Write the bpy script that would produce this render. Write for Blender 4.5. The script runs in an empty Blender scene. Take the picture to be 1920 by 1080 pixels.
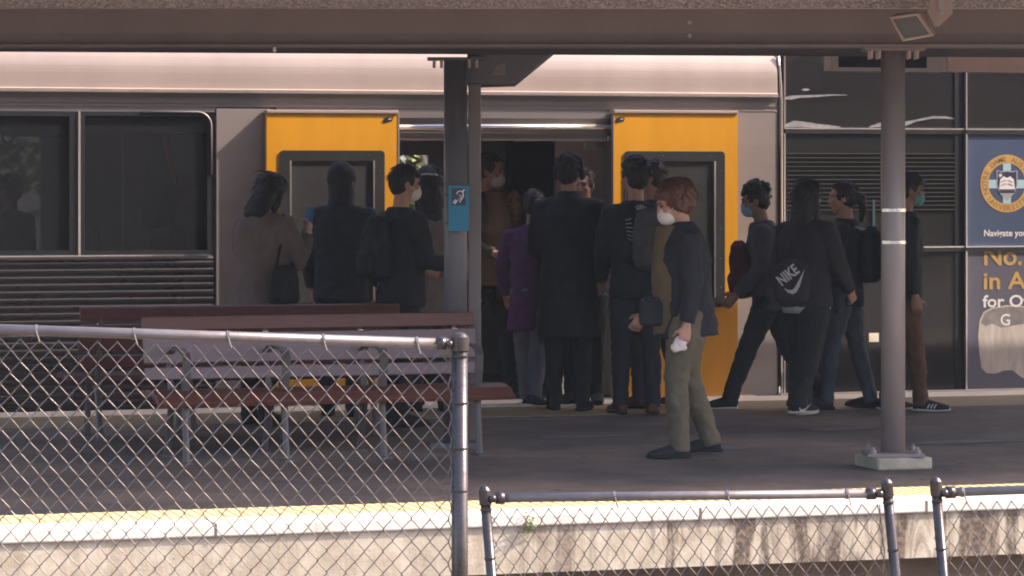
import bpy, bmesh, math, random
from mathutils import Vector, Matrix, noise
random.seed(7)
C = bpy.context.scene.collection
R = math.radians
sc = bpy.context.scene

# ---------------------------------------------------------------- camera, sky, sun, exposure
F = 5882.0                      # focal length in pixels of the 1920 wide photograph
HZ = 330.0                      # row of the horizon in the photograph
EYE = 1.65                      # eye height above the platform
TH = R(17.0)                    # angle between the platform and the picture plane
SN, CS = math.sin(TH), math.cos(TH)
cam = bpy.data.cameras.new('camera'); camo = bpy.data.objects.new('camera', cam); C.objects.link(camo)
camo.location = (0, 0, EYE); camo.rotation_euler = (R(90), 0, -TH)
cam.sensor_width = 36; cam.lens = F / 1920 * 36
cam.shift_y = -(540 - HZ) / 1920
cam.clip_end = 2000
sc.camera = camo
SUN_EL, SUN_B = 41.0, 0.0
w = bpy.data.worlds.new("World"); sc.world = w; w.use_nodes = True
nt = w.node_tree; bg = nt.nodes['Background']
sky = nt.nodes.new('ShaderNodeTexSky'); sky.sky_type = 'NISHITA'; sky.sun_disc = False
sky.sun_elevation = R(SUN_EL); sky.sun_rotation = R(90 + 17 + SUN_B); sky.air_density = 1.2; sky.dust_density = 2.5
tint = nt.nodes.new('ShaderNodeMix'); tint.data_type = 'RGBA'; tint.blend_type = 'MULTIPLY'; tint.inputs[0].default_value = 1.0; tint.inputs[7].default_value = (1.0, 0.91, 0.925, 1)
nt.links.new(sky.outputs[0], tint.inputs[6]); nt.links.new(tint.outputs[2], bg.inputs[0]); bg.inputs[1].default_value = 0.14
sl = bpy.data.lights.new('sun', 'SUN'); sl.energy = 2.6; sl.angle = R(0.5); sl.color = (1.0, 0.90, 0.77)
so = bpy.data.objects.new('sun', sl); C.objects.link(so)
sa = -(TH + R(SUN_B))
sdir = Vector((math.cos(sa) * math.cos(R(SUN_EL)), math.sin(sa) * math.cos(R(SUN_EL)), math.sin(R(SUN_EL))))
so.rotation_euler = sdir.to_track_quat('Z', 'Y').to_euler(); so.location = (30, -20, 30)
sc.view_settings.view_transform = 'Standard'; sc.view_settings.look = 'None'
sc.view_settings.exposure = 1.95; sc.view_settings.gamma = 1.0
try:
    sc.cycles.filter_width = 1.9; sc.cycles.max_bounces = 8; sc.cycles.diffuse_bounces = 4; sc.cycles.transparent_max_bounces = 12
except Exception: pass

# ---------------------------------------------------------------- placing by plane / depth
def P(px, py, Y):               # a photo point that lies on the vertical plane Y = const
    u = (px - 960) / F; D = Y / (CS - u * SN)
    return Vector((D * (SN + u * CS), Y, EYE - (py - HZ) / F * D))
def PX(px, Y): return P(px, 0, Y).x
def Cp(px, py, D):              # a photo point at depth D
    u = (px - 960) / F
    return Vector((D * (SN + u * CS), D * (CS - u * SN), EYE - (py - HZ) / F * D))
def G(px, D):                   # the ground under a photo column at depth D
    v = Cp(px, HZ, D); v.z = 0; return v

# ---------------------------------------------------------------- materials
MATS = {}
def mat(name, col, rough=0.6, metal=0.0, var=0.12, scale=6.0, bump=0.0, bscale=60.0, spec=None, trans=0.0, stretch=None, coat=0.0, emit=None, alpha=None):
    if name in MATS: return MATS[name]
    m = bpy.data.materials.new(name); m.use_nodes = True; t = m.node_tree; b = t.nodes['Principled BSDF']
    b.inputs['Roughness'].default_value = rough; b.inputs['Metallic'].default_value = metal
    if spec is not None: b.inputs['Specular IOR Level'].default_value = spec
    b.inputs['Transmission Weight'].default_value = trans; b.inputs['Coat Weight'].default_value = coat
    b.inputs['Base Color'].default_value = (*col, 1)
    if emit: b.inputs['Emission Color'].default_value = (*emit[:3], 1); b.inputs['Emission Strength'].default_value = emit[3]
    tc = t.nodes.new('ShaderNodeTexCoord'); mp = t.nodes.new('ShaderNodeMapping')
    t.links.new(tc.outputs['Object'], mp.inputs[0])
    if stretch: mp.inputs['Scale'].default_value = stretch
    if var > 0:
        n = t.nodes.new('ShaderNodeTexNoise'); n.inputs['Scale'].default_value = scale; n.inputs['Detail'].default_value = 6
        n.inputs['Roughness'].default_value = 0.65
        t.links.new(mp.outputs[0], n.inputs['Vector'])
        cr = t.nodes.new('ShaderNodeValToRGB')
        cr.color_ramp.elements[0].position = 0.3; cr.color_ramp.elements[1].position = 0.7
        cr.color_ramp.elements[0].color = (*[max(0, c * (1 - var)) for c in col], 1)
        cr.color_ramp.elements[1].color = (*[min(1, c * (1 + var)) for c in col], 1)
        t.links.new(n.outputs['Fac'], cr.inputs[0]); t.links.new(cr.outputs[0], b.inputs['Base Color'])
        rr = t.nodes.new('ShaderNodeMapRange'); rr.inputs[3].default_value = max(0.02, rough - 0.08); rr.inputs[4].default_value = min(1, rough + 0.08)
        t.links.new(n.outputs['Fac'], rr.inputs[0]); t.links.new(rr.outputs[0], b.inputs['Roughness'])
    if bump > 0:
        n2 = t.nodes.new('ShaderNodeTexNoise'); n2.inputs['Scale'].default_value = bscale; n2.inputs['Detail'].default_value = 4
        t.links.new(mp.outputs[0], n2.inputs['Vector'])
        bp = t.nodes.new('ShaderNodeBump'); bp.inputs['Strength'].default_value = bump; bp.inputs['Distance'].default_value = 0.01
        t.links.new(n2.outputs['Fac'], bp.inputs['Height']); t.links.new(bp.outputs[0], b.inputs['Normal'])
    MATS[name] = m; return m

def asphalt():
    m = mat('asphalt', (0.072, 0.066, 0.066), 0.75, var=0.0)
    t = m.node_tree; b = t.nodes['Principled BSDF']
    tc = t.nodes.new('ShaderNodeTexCoord')
    def nz(s, d):
        n = t.nodes.new('ShaderNodeTexNoise'); n.inputs['Scale'].default_value = s; n.inputs['Detail'].default_value = d
        t.links.new(tc.outputs['Object'], n.inputs['Vector']); return n
    a, f, g = nz(0.7, 5), nz(160, 2), nz(5, 6)
    r1 = t.nodes.new('ShaderNodeValToRGB'); e = r1.color_ramp.elements
    e[0].position = 0.35; e[0].color = (0.070, 0.060, 0.060, 1); e[1].position = 0.68; e[1].color = (0.24, 0.17, 0.13, 1)
    t.links.new(a.outputs['Fac'], r1.inputs[0])
    mx = t.nodes.new('ShaderNodeMix'); mx.data_type = 'RGBA'; mx.blend_type = 'OVERLAY'; mx.inputs[0].default_value = 0.45
    t.links.new(r1.outputs[0], mx.inputs[6]); t.links.new(g.outputs['Fac'], mx.inputs[7])
    vo = t.nodes.new('ShaderNodeTexVoronoi'); vo.inputs['Scale'].default_value = 3.2; vo.inputs['Randomness'].default_value = 1.0; t.links.new(tc.outputs['Object'], vo.inputs['Vector'])
    gr = t.nodes.new('ShaderNodeValToRGB'); q = gr.color_ramp.elements; q[0].position = 0.055; q[0].color = (1, 1, 1, 1); q[1].position = 0.085; q[1].color = (0, 0, 0, 1)
    t.links.new(vo.outputs['Distance'], gr.inputs[0])
    gm = t.nodes.new('ShaderNodeMix'); gm.data_type = 'RGBA'; t.links.new(gr.outputs[0], gm.inputs[0]); t.links.new(mx.outputs[2], gm.inputs[6]); gm.inputs[7].default_value = (0.022, 0.02, 0.02, 1)
    sp = t.nodes.new('ShaderNodeValToRGB'); q = sp.color_ramp.elements; q[0].position = 0.40; q[0].color = (0.72, 0.72, 0.72, 1); q[1].position = 0.62; q[1].color = (1.3, 1.3, 1.3, 1); t.links.new(nz(95, 3).outputs['Fac'], sp.inputs[0])
    gx = t.nodes.new('ShaderNodeMix'); gx.data_type = 'RGBA'; gx.blend_type = 'MULTIPLY'; gx.inputs[0].default_value = 0.8; t.links.new(gm.outputs[2], gx.inputs[6]); t.links.new(sp.outputs[0], gx.inputs[7])
    t.links.new(gx.outputs[2], b.inputs['Base Color'])
    bp = t.nodes.new('ShaderNodeBump'); bp.inputs['Strength'].default_value = 0.35; bp.inputs['Distance'].default_value = 0.006
    t.links.new(f.outputs['Fac'], bp.inputs['Height']); t.links.new(bp.outputs[0], b.inputs['Normal'])
    return m
def stained_wall():
    m = mat('stained_concrete', (0.5, 0.44, 0.36), 0.85, var=0.0)
    t = m.node_tree; b = t.nodes['Principled BSDF']; tc = t.nodes.new('ShaderNodeTexCoord')
    def nz(s, d, st=(1, 1, 1), dist=0.0):
        mp = t.nodes.new('ShaderNodeMapping'); mp.inputs['Scale'].default_value = st; t.links.new(tc.outputs['Object'], mp.inputs[0])
        n = t.nodes.new('ShaderNodeTexNoise'); n.inputs['Scale'].default_value = s; n.inputs['Detail'].default_value = d
        n.inputs['Distortion'].default_value = dist; n.inputs['Roughness'].default_value = 0.6
        t.links.new(mp.outputs[0], n.inputs['Vector']); return n
    def ramp(src, p0, c0, p1, c1):
        r = t.nodes.new('ShaderNodeValToRGB'); e = r.color_ramp.elements
        e[0].position = p0; e[0].color = (*c0, 1); e[1].position = p1; e[1].color = (*c1, 1); t.links.new(src, r.inputs[0]); return r
    def mix(fac, a, c, mode='MIX'):
        x = t.nodes.new('ShaderNodeMix'); x.data_type = 'RGBA'; x.blend_type = mode
        if isinstance(fac, float): x.inputs[0].default_value = fac
        else: t.links.new(fac, x.inputs[0])
        t.links.new(a, x.inputs[6])
        if isinstance(c, tuple): x.inputs[7].default_value = (*c, 1)
        else: t.links.new(c, x.inputs[7])
        return x
    base = ramp(nz(9, 8).outputs['Fac'], 0.3, (0.36, 0.295, 0.21), 0.7, (0.54, 0.465, 0.37))
    # vertical runs of brown dirt: mostly to the right (larger x)
    runs = ramp(nz(5.6, 6, (1, 1, 0.16), 1.1).outputs['Fac'], 0.44, (0, 0, 0), 0.56, (1, 1, 1))
    sx = t.nodes.new('ShaderNodeSeparateXYZ'); t.links.new(tc.outputs['Object'], sx.inputs[0])
    mr = t.nodes.new('ShaderNodeMapRange'); mr.inputs[1].default_value = 4.2; mr.inputs[2].default_value = 5.0; mr.inputs[3].default_value = 0.16; mr.inputs[4].default_value = 0.95
    t.links.new(sx.outputs[0], mr.inputs[0])
    ml = t.nodes.new('ShaderNodeMath'); ml.operation = 'MULTIPLY'; t.links.new(runs.outputs[0], ml.inputs[0]); t.links.new(mr.outputs[0], ml.inputs[1])
    fine = ramp(nz(38, 6).outputs['Fac'], 0.42, (0.05, 0.034, 0.024), 0.62, (0.19, 0.125, 0.08))
    m1 = mix(ml.outputs[0], base.outputs[0], fine.outputs[0])
    spots = ramp(nz(22, 4).outputs['Fac'], 0.66, (0, 0, 0), 0.73, (1, 1, 1))
    m2 = mix(spots.outputs[0], m1.outputs[2], (0.12, 0.09, 0.07))
    # darker uneven line just under the coping
    mz = t.nodes.new('ShaderNodeMapRange'); mz.inputs[1].default_value = -0.09; mz.inputs[2].default_value = -0.055; t.links.new(sx.outputs[2], mz.inputs[0])
    gz = nz(14, 5); gm = t.nodes.new('ShaderNodeMath'); gm.operation = 'MULTIPLY'
    t.links.new(mz.outputs[0], gm.inputs[0]); t.links.new(gz.outputs['Fac'], gm.inputs[1])
    m3 = mix(gm.outputs[0], m2.outputs[2], (0.14, 0.11, 0.09))
    t.links.new(m3.outputs[2], b.inputs['Base Color'])
    bp = t.nodes.new('ShaderNodeBump'); bp.inputs['Strength'].default_value = 0.4; bp.inputs['Distance'].default_value = 0.006
    t.links.new(nz(60, 4).outputs['Fac'], bp.inputs['Height']); t.links.new(bp.outputs[0], b.inputs['Normal'])
    return m
def pebble():
    m = mat('pebble_concrete', (0.3, 0.27, 0.26), 0.9, var=0.0)
    t = m.node_tree; b = t.nodes['Principled BSDF']; tc = t.nodes.new('ShaderNodeTexCoord')
    v = t.nodes.new('ShaderNodeTexVoronoi'); v.inputs['Scale'].default_value = 75; t.links.new(tc.outputs['Object'], v.inputs['Vector'])
    r = t.nodes.new('ShaderNodeValToRGB'); e = r.color_ramp.elements; e[0].color = (0.24, 0.20, 0.195, 1); e[1].color = (0.58, 0.50, 0.49, 1)
    t.links.new(v.outputs['Color'], r.inputs[0]); t.links.new(r.outputs[0], b.inputs['Base Color'])
    bp = t.nodes.new('ShaderNodeBump'); bp.inputs['Strength'].default_value = 0.9; bp.inputs['Distance'].default_value = 0.01; bp.invert = True
    t.links.new(v.outputs['Distance'], bp.inputs['Height']); t.links.new(bp.outputs[0], b.inputs['Normal'])
    return m
def glassy(name, col, alpha, rough=0.04, base=(0.02, 0.02, 0.023)):
    m = bpy.data.materials.new(name); m.use_nodes = True; t = m.node_tree
    b = t.nodes['Principled BSDF']; b.inputs['Base Color'].default_value = (*base, 1); b.inputs['Roughness'].default_value = rough
    tr = t.nodes.new('ShaderNodeBsdfTransparent'); tr.inputs[0].default_value = (*col, 1)
    mx = t.nodes.new('ShaderNodeMixShader'); mx.inputs[0].default_value = alpha
    tc = t.nodes.new('ShaderNodeTexCoord'); n = t.nodes.new('ShaderNodeTexNoise'); n.inputs['Scale'].default_value = 1.3
    t.links.new(tc.outputs['Object'], n.inputs['Vector'])
    bp = t.nodes.new('ShaderNodeBump'); bp.inputs['Strength'].default_value = 0.08; bp.inputs['Distance'].default_value = 0.05
    t.links.new(n.outputs['Fac'], bp.inputs['Height']); t.links.new(bp.outputs[0], b.inputs['Normal'])
    t.links.new(tr.outputs[0], mx.inputs[1]); t.links.new(b.outputs[0], mx.inputs[2])
    t.links.new(mx.outputs[0], t.nodes['Material Output'].inputs['Surface'])
    MATS[name] = m; return m

M = {}
M['asphalt'] = asphalt(); M['wall'] = stained_wall(); M['pebble'] = pebble()
M['coping'] = mat('coping_paint', (0.66, 0.60, 0.52), 0.7, var=0.28, scale=5, bump=0.3)
M['tactile'] = mat('tactile_yellow', (0.70, 0.55, 0.29), 0.7, var=0.15, scale=12)
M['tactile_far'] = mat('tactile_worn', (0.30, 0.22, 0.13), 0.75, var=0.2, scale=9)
M['edge'] = mat('edge_cream', (0.88, 0.76, 0.62), 0.6, var=0.12, scale=4)
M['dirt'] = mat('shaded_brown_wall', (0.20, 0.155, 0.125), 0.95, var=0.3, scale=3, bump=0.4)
M['ballast'] = mat('ballast', (0.16, 0.13, 0.11), 0.95, var=0.4, scale=25, bump=0.8, bscale=30)
M['beam'] = mat('beam_paint', (0.20, 0.155, 0.145), 0.5, var=0.08, scale=3, bump=0.05)
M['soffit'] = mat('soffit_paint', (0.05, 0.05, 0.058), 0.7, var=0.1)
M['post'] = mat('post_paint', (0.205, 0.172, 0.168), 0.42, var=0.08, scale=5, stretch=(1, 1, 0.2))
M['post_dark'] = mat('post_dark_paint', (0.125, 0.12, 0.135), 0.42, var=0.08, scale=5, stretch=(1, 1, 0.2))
M['galv'] = mat('galvanised', (0.078, 0.066, 0.064), 0.27, 0.75, var=0.15, scale=18, bump=0.08, bscale=40)
M['galv_rail'] = mat('galvanised_rail', (0.165, 0.142, 0.14), 0.4, 0.4, var=0.15, scale=18, bump=0.08, bscale=40)
M['wire'] = mat('wire', (0.21, 0.175, 0.155), 0.33, 0.9, var=0.2, scale=30)
M['strap'] = mat('steel_strap', (0.75, 0.72, 0.7), 0.25, 1.0, var=0.2, scale=60)
M['footing'] = mat('footing_concrete', (0.30, 0.27, 0.21), 0.9, var=0.25, scale=8, bump=0.4)
M['steel'] = mat('brushed_steel', (0.30, 0.25, 0.235), 0.38, 0.35, var=0.07, scale=2.0, stretch=(0.4, 1, 4), bump=0.03, bscale=3)
M['steel_hi'] = mat('fascia_steel', (0.37, 0.285, 0.245), 0.42, 0.15, var=0.06, scale=1.2, stretch=(2.5, 1, 0.6), bump=0.05, bscale=2)
M['steel_dk'] = mat('cantrail_steel', (0.20, 0.175, 0.17), 0.35, 0.3, var=0.06, scale=2, stretch=(0.3, 1, 5))
M['chrome'] = mat('bright_trim', (0.86, 0.78, 0.74), 0.18, 0.85, var=0.05)
M['rib'] = mat('ribbed_steel', (0.085, 0.074, 0.078), 0.28, 0.55, var=0.04, scale=3, stretch=(0.3, 1, 1))
M['yellow'] = mat('door_yellow', (0.65, 0.285, 0.008), 0.34, 0.0, var=0.07, scale=2.2, stretch=(3, 1, 0.5), coat=0.3)
M['rubber'] = mat('black_rubber', (0.02, 0.02, 0.023), 0.75, var=0.1, spec=0.2)
M['frame_grey'] = mat('window_frame_grey', (0.030, 0.028, 0.030), 0.4, 0.2, var=0.08)
M['glass'] = glassy('tinted_glass', (0.62, 0.63, 0.64), 0.32, 0.05, (0.04, 0.04, 0.044))
M['glass_door'] = glassy('door_glass', (0.45, 0.46, 0.46), 0.5, 0.06, (0.085, 0.08, 0.08))
M['glass_dark'] = glassy('dark_glass', (0.20, 0.2, 0.21), 0.75, 0.06, (0.030, 0.027, 0.027))
M['int_beige'] = mat('interior_beige', (0.45, 0.38, 0.34), 0.6, var=0.06)
M['int_dark'] = mat('interior_dark', (0.05, 0.05, 0.056), 0.6, var=0.1)
M['int_floor'] = mat('interior_floor', (0.06, 0.06, 0.065), 0.6, var=0.15)
M['int_white'] = mat('interior_white', (0.5, 0.47, 0.44), 0.5, var=0.05)
M['orange'] = mat('orange_rail', (0.7, 0.2, 0.03), 0.4, var=0.05)
M['blind'] = mat('blind_slat', (0.5, 0.45, 0.43), 0.5, var=0.05)
M['ad_blue'] = mat('advert_blue', (0.062, 0.085, 0.15), 0.3, var=0.06, scale=2)
M['ad_grey'] = mat('advert_grey', (0.115, 0.105, 0.14), 0.3, var=0.06, scale=2)
M['gold'] = mat('gold_print', (0.52, 0.31, 0.10), 0.4, var=0.06)
M['white_print'] = mat('white_print', (0.78, 0.72, 0.70), 0.5, var=0.04)
M['pale_blue'] = mat('pale_blue_print', (0.38, 0.52, 0.58), 0.45, var=0.04)
M['navy'] = mat('navy_print', (0.03, 0.035, 0.075), 0.4, var=0.04)
M['silver_print'] = mat('silver_print', (0.36, 0.34, 0.35), 0.4, var=0.04)
M['streak'] = mat('wash_streak_film', (0.24, 0.23, 0.235), 0.4, var=0.3, scale=20)  # tone of the reflections painted on the upper glass
M['smear'] = mat('cream_smear', (0.50, 0.42, 0.375), 0.55, var=0.22, scale=7, stretch=(3, 1, 0.6))
M['smear_dk'] = mat('grey_smear', (0.22, 0.19, 0.185), 0.55, var=0.3, scale=9)
M['teal'] = mat('teal_sign', (0.012, 0.20, 0.34), 0.45, var=0.05)
M['sign_blue'] = mat('sign_blue', (0.012, 0.03, 0.10), 0.4, var=0.04)
M['red_timber'] = mat('red_timber', (0.135, 0.048, 0.035), 0.45, var=0.22, scale=5, stretch=(1, 8, 8), bump=0.1, bscale=20)
M['dark_timber'] = mat('dark_timber', (0.105, 0.035, 0.032), 0.5, var=0.2, scale=5, stretch=(1, 8, 8))
M['mauve_timber'] = mat('mauve_timber', (0.215, 0.15, 0.165), 0.5, var=0.1, scale=4, stretch=(1, 6, 6), bump=0.08, bscale=16)  # sky's mauve sheen on the backrest boards, put into the timber colour
M['bench_iron'] = mat('bench_iron', (0.10, 0.087, 0.09), 0.45, 0.1, var=0.1, scale=12)
M['lamp_body'] = mat('lamp_housing', (0.42, 0.32, 0.27), 0.5, var=0.08, scale=10)
M['lamp_glass'] = mat('lamp_lens', (0.16, 0.145, 0.125), 0.2, var=0.1, scale=8)
M['screen'] = mat('screen', (0.018, 0.022, 0.032), 0.15, var=0.2, scale=3)
M['box_grey'] = mat('display_grey', (0.42, 0.37, 0.36), 0.5, var=0.05)
M['box_warm'] = mat('display_warm', (0.62, 0.45, 0.40), 0.55, var=0.05)
M['bolt'] = mat('bolt', (0.42, 0.33, 0.28), 0.5, 0.3, var=0.2, scale=60)
M['leaf'] = mat('leaf', (0.17, 0.21, 0.07), 0.6, var=0.5, scale=3)
M['bark'] = mat('bark', (0.10, 0.07, 0.05), 0.9, var=0.3, scale=10, bump=0.5)
M['rail'] = mat('rail_steel', (0.2, 0.15, 0.12), 0.4, 0.6, var=0.2)
M['scuff'] = mat('scuff', (0.15, 0.14, 0.15), 0.6, var=0.3, scale=8)

# ---------------------------------------------------------------- mesh builder
def tag(o, label=None, cat=None, group=None, kind=None):
    if label: o['label'] = label
    if cat: o['category'] = cat
    if group: o['group'] = group
    if kind: o['kind'] = kind
    return o
def empty(name, loc=(0, 0, 0), rz=0.0, label=None, cat=None, group=None):
    o = bpy.data.objects.new(name, None); C.objects.link(o); o.location = loc; o.rotation_euler = (0, 0, rz)
    o.empty_display_size = 0.1
    return tag(o, label, cat, group)
PENDING = []
class MB:
    def __init__(s): s.v = []; s.f = []; s.mi = []; s.cm = 0
    def add(s, vs, fs):
        b = len(s.v); s.v += [tuple(x) for x in vs]
        for f in fs: s.f.append([i + b for i in f]); s.mi.append(s.cm)
        return s
    def box(s, a, b):
        x0, y0, z0 = [min(a[i], b[i]) for i in range(3)]; x1, y1, z1 = [max(a[i], b[i]) for i in range(3)]
        return s.add([(x0, y0, z0), (x1, y0, z0), (x1, y1, z0), (x0, y1, z0), (x0, y0, z1), (x1, y0, z1), (x1, y1, z1), (x0, y1, z1)],
                     [(0, 3, 2, 1), (4, 5, 6, 7), (0, 1, 5, 4), (1, 2, 6, 5), (2, 3, 7, 6), (3, 0, 4, 7)])
    def obox(s, c, ax, ay, az):          # oriented box: centre and three half-axis vectors
        c, ax, ay, az = map(Vector, (c, ax, ay, az))
        if ax.cross(ay).dot(az) < 0: ax = -ax
        vs = [c + i * ax + j * ay + k * az for k in (-1, 1) for (i, j) in ((-1, -1), (1, -1), (1, 1), (-1, 1))]
        return s.add(vs, [(0, 3, 2, 1), (4, 5, 6, 7), (0, 1, 5, 4), (1, 2, 6, 5), (2, 3, 7, 6), (3, 0, 4, 7)])
    def prism(s, poly, y0, y1):          # polygon given in (x, z), extruded in y
        n = len(poly)
        area = sum(poly[i][0] * poly[(i + 1) % n][1] - poly[(i + 1) % n][0] * poly[i][1] for i in range(n))
        if area < 0: poly = poly[::-1]
        vs = [(x, y0, z) for x, z in poly] + [(x, y1, z) for x, z in poly]
        fs = [tuple(range(n)), tuple(range(2 * n - 1, n - 1, -1))] + [(i, i + n, (i + 1) % n + n, (i + 1) % n) for i in range(n)]
        return s.add(vs, fs)
    def xprism(s, poly, x0, x1):         # polygon given in (y, z), extruded in x
        n = len(poly)
        area = sum(poly[i][0] * poly[(i + 1) % n][1] - poly[(i + 1) % n][0] * poly[i][1] for i in range(n))
        if area < 0: poly = poly[::-1]
        vs = [(x0, y, z) for y, z in poly] + [(x1, y, z) for y, z in poly]
        fs = [tuple(range(n - 1, -1, -1)), tuple(range(n, 2 * n))] + [(i, (i + 1) % n, (i + 1) % n + n, i + n) for i in range(n)]
        return s.add(vs, fs)
    def loft(s, secs):                   # secs: (centre, half-axis a, half-axis b); closed ends
        n = s.nseg if hasattr(s, 'nseg') else 14
        vs = []; fs = []
        for c, a, b in secs:
            for i in range(n):
                t = 2 * math.pi * i / n; vs.append(Vector(c) + Vector(a) * math.cos(t) + Vector(b) * math.sin(t))
        m = len(secs)
        for k in range(m - 1):
            for i in range(n):
                j = (i + 1) % n; fs.append((k * n + i, k * n + j, (k + 1) * n + j, (k + 1) * n + i))
        fs.append(tuple(range(n - 1, -1, -1))); fs.append(tuple((m - 1) * n + i for i in range(n)))
        return s.add(vs, fs)
    def tube(s, pts, rad, ref=None, flat=1.0, n=None, caps=True):
        pts = [Vector(p) for p in pts]
        if not hasattr(rad, '__len__'): rad = [rad] * len(pts)
        if n: s.nseg = n
        secs = []; prev = None
        for i, p in enumerate(pts):
            t = (pts[min(i + 1, len(pts) - 1)] - pts[max(i - 1, 0)])
            t = t.normalized() if t.length > 1e-9 else Vector((0, 0, 1))
            if prev is None:
                r = Vector(ref) if ref else (Vector((0, 0, 1)) if abs(t.z) < 0.9 else Vector((0, 1, 0)))
            else: r = prev
            a = (r - t * r.dot(t))
            if a.length < 1e-6: a = t.orthogonal()
            a.normalize(); prev = a; b = t.cross(a)
            secs.append((p, a * rad[i], b * rad[i] * flat))
        s.loft(secs)
        if n: del s.nseg
        return s
    def ball(s, c, r, mat3=None, n=12, m=8):
        c = Vector(c); r = Vector(r) if hasattr(r, '__len__') else Vector((r, r, r))
        vs = [Vector((0, 0, r.z))]; fs = []
        for k in range(1, m):
            ph = math.pi * k / m
            for i in range(n):
                t = 2 * math.pi * i / n
                vs.append(Vector((r.x * math.sin(ph) * math.cos(t), r.y * math.sin(ph) * math.sin(t), r.z * math.cos(ph))))
        vs.append(Vector((0, 0, -r.z)))
        for i in range(n): fs.append((0, 1 + i, 1 + (i + 1) % n))
        for k in range(m - 2):
            for i in range(n):
                a = 1 + k * n + i; b = 1 + k * n + (i + 1) % n; fs.append((a, a + n, b + n, b))
        L = len(vs) - 1; o = 1 + (m - 2) * n
        for i in range(n): fs.append((L, o + (i + 1) % n, o + i))
        if mat3: vs = [mat3 @ v for v in vs]
        return s.add([v + c for v in vs], fs)
    def build(s, name, m, parent=None, smooth=False, bevel=0.0, voxel=0.0, smit=4, wrinkle=0.0, wsize=0.08, label=None):
        me = bpy.data.meshes.new(name); me.from_pydata(s.v, [], s.f); me.update()
        ms = m if isinstance(m, list) else [m]
        for x in ms: me.materials.append(x)
        if len(ms) > 1:
            for p, i in zip(me.polygons, s.mi): p.material_index = i
        o = bpy.data.objects.new(name, me); C.objects.link(o)
        if parent: o.parent = parent
        if smooth or voxel:
            for p in me.polygons: p.use_smooth = True
        if bevel > 0:
            b = o.modifiers.new('b', 'BEVEL'); b.width = bevel; b.segments = 2; b.limit_method = 'ANGLE'; b.angle_limit = R(35)
            PENDING.append(o)
        if voxel > 0:
            r = o.modifiers.new('r', 'REMESH'); r.mode = 'VOXEL'; r.voxel_size = voxel; r.use_smooth_shade = True
            q = o.modifiers.new('s', 'SMOOTH'); q.factor = 0.5; q.iterations = smit
            if wrinkle > 0:
                tx = bpy.data.textures.new('wr', 'CLOUDS'); tx.noise_scale = wsize; tx.noise_depth = 2
                d = o.modifiers.new('d', 'DISPLACE'); d.texture = tx; d.strength = wrinkle; d.mid_level = 0.5; d.texture_coords = 'LOCAL'
            PENDING.append(o)
        if label: o['label'] = label
        return o
def finalize():
    bpy.context.view_layer.update()
    dg = bpy.context.evaluated_depsgraph_get()
    done = []
    for o in dict.fromkeys(PENDING):
        done.append((o, bpy.data.meshes.new_from_object(o.evaluated_get(dg))))
    for o, me in done:
        o.modifiers.clear(); nm = o.data.name; old = o.data; o.data = me
        if not len(me.materials):
            for x in old.materials: me.materials.append(x)
    PENDING.clear()
def text_mb(body, height=None, width=None, bold=0.0, depth=0.003):
    """vertices/faces of a word lying in x-z, facing -y, left bottom at the origin, cap height given"""
    cu = bpy.data.curves.new('t', 'FONT'); cu.body = body; cu.size = 1.0; cu.extrude = 0.0; cu.offset = bold; cu.resolution_u = 3
    o = bpy.data.objects.new('t', cu); C.objects.link(o); bpy.context.view_layer.update()
    me = bpy.data.meshes.new_from_object(o.evaluated_get(bpy.context.evaluated_depsgraph_get()))
    vs = [v.co.copy() for v in me.vertices]; fs = [tuple(p.vertices) for p in me.polygons]
    bpy.data.objects.remove(o); bpy.data.curves.remove(cu); bpy.data.meshes.remove(me)
    x0 = min(v.x for v in vs); x1 = max(v.x for v in vs)
    k = (height or 1.0) / 0.73; kx = (width / (x1 - x0)) if width else k
    out = [Vector(((v.x - x0) * kx, 0, v.y * k)) for v in vs]
    return out, fs, (x1 - x0) * kx

def holes_wall(mb, x0, x1, z0, z1, y0, y1, holes):
    xs = sorted({x0, x1, *[h[0] for h in holes], *[h[1] for h in holes]}); xs = [x for x in xs if x0 <= x <= x1]
    for a, b in zip(xs, xs[1:]):
        m = (a + b) / 2; cut = sorted([(h[2], h[3]) for h in holes if h[0] < m < h[1]]); z = z0
        for c, d in cut:
            if c > z: mb.box((a, y0, z), (b, y1, c))
            z = d
        if z < z1: mb.box((a, y0, z), (b, y1, z1))

# ================================================================= SETTING
YN, YT = 14.60, 22.0                 # near platform edge, train side
X0, X1 = -14.0, 34.0
mb = MB(); mb.add([(-400, -300, -1.15), (400, -300, -1.15), (400, 700, -1.15), (-400, 700, -1.15)], [(0, 1, 2, 3)])
tag(mb.build('ground', M['ballast']), kind='structure')
mb = MB(); mb.box((-60, -12, -1.14), (60, 11.95, -0.82)); tag(mb.build('embankment', M['ballast']), kind='structure')
for y in (12.75, 14.0):
    pass
mb = MB()
mb.box((X0, YN + 0.70, -0.3), (X1, 20.55, 0.0))
tag(mb.build('platform', M['asphalt']), kind='structure')
mb = MB(); mb.box((X0, YN - 0.015, -0.055), (X1, YN + 0.27, 0.004)); tag(mb.build('platform_coping', M['coping'], bevel=0.008), kind='structure')
mb = MB(); mb.box((X0, YN + 0.27, -0.055), (X1, YN + 0.70, 0.0)); 
for q in range(-3, 12):
    jb = MB(); jb.box((0.55 + q * 1.22, YN - 0.0165, -0.056), (0.562 + q * 1.22, YN + 0.27, 0.0045)); tag(jb.build('coping_joint', mat('joint_dirt', (0.12, 0.10, 0.08), 0.9, var=0.3, scale=40)), kind='structure')
x = X0 + 0.02
while x < X1:                        # raised tactile bars
    if 1.5 < x < 12: mb.box((x, YN + 0.29, 0.0), (x + 0.03, YN + 0.68, 0.0035))
    x += 0.055
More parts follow.
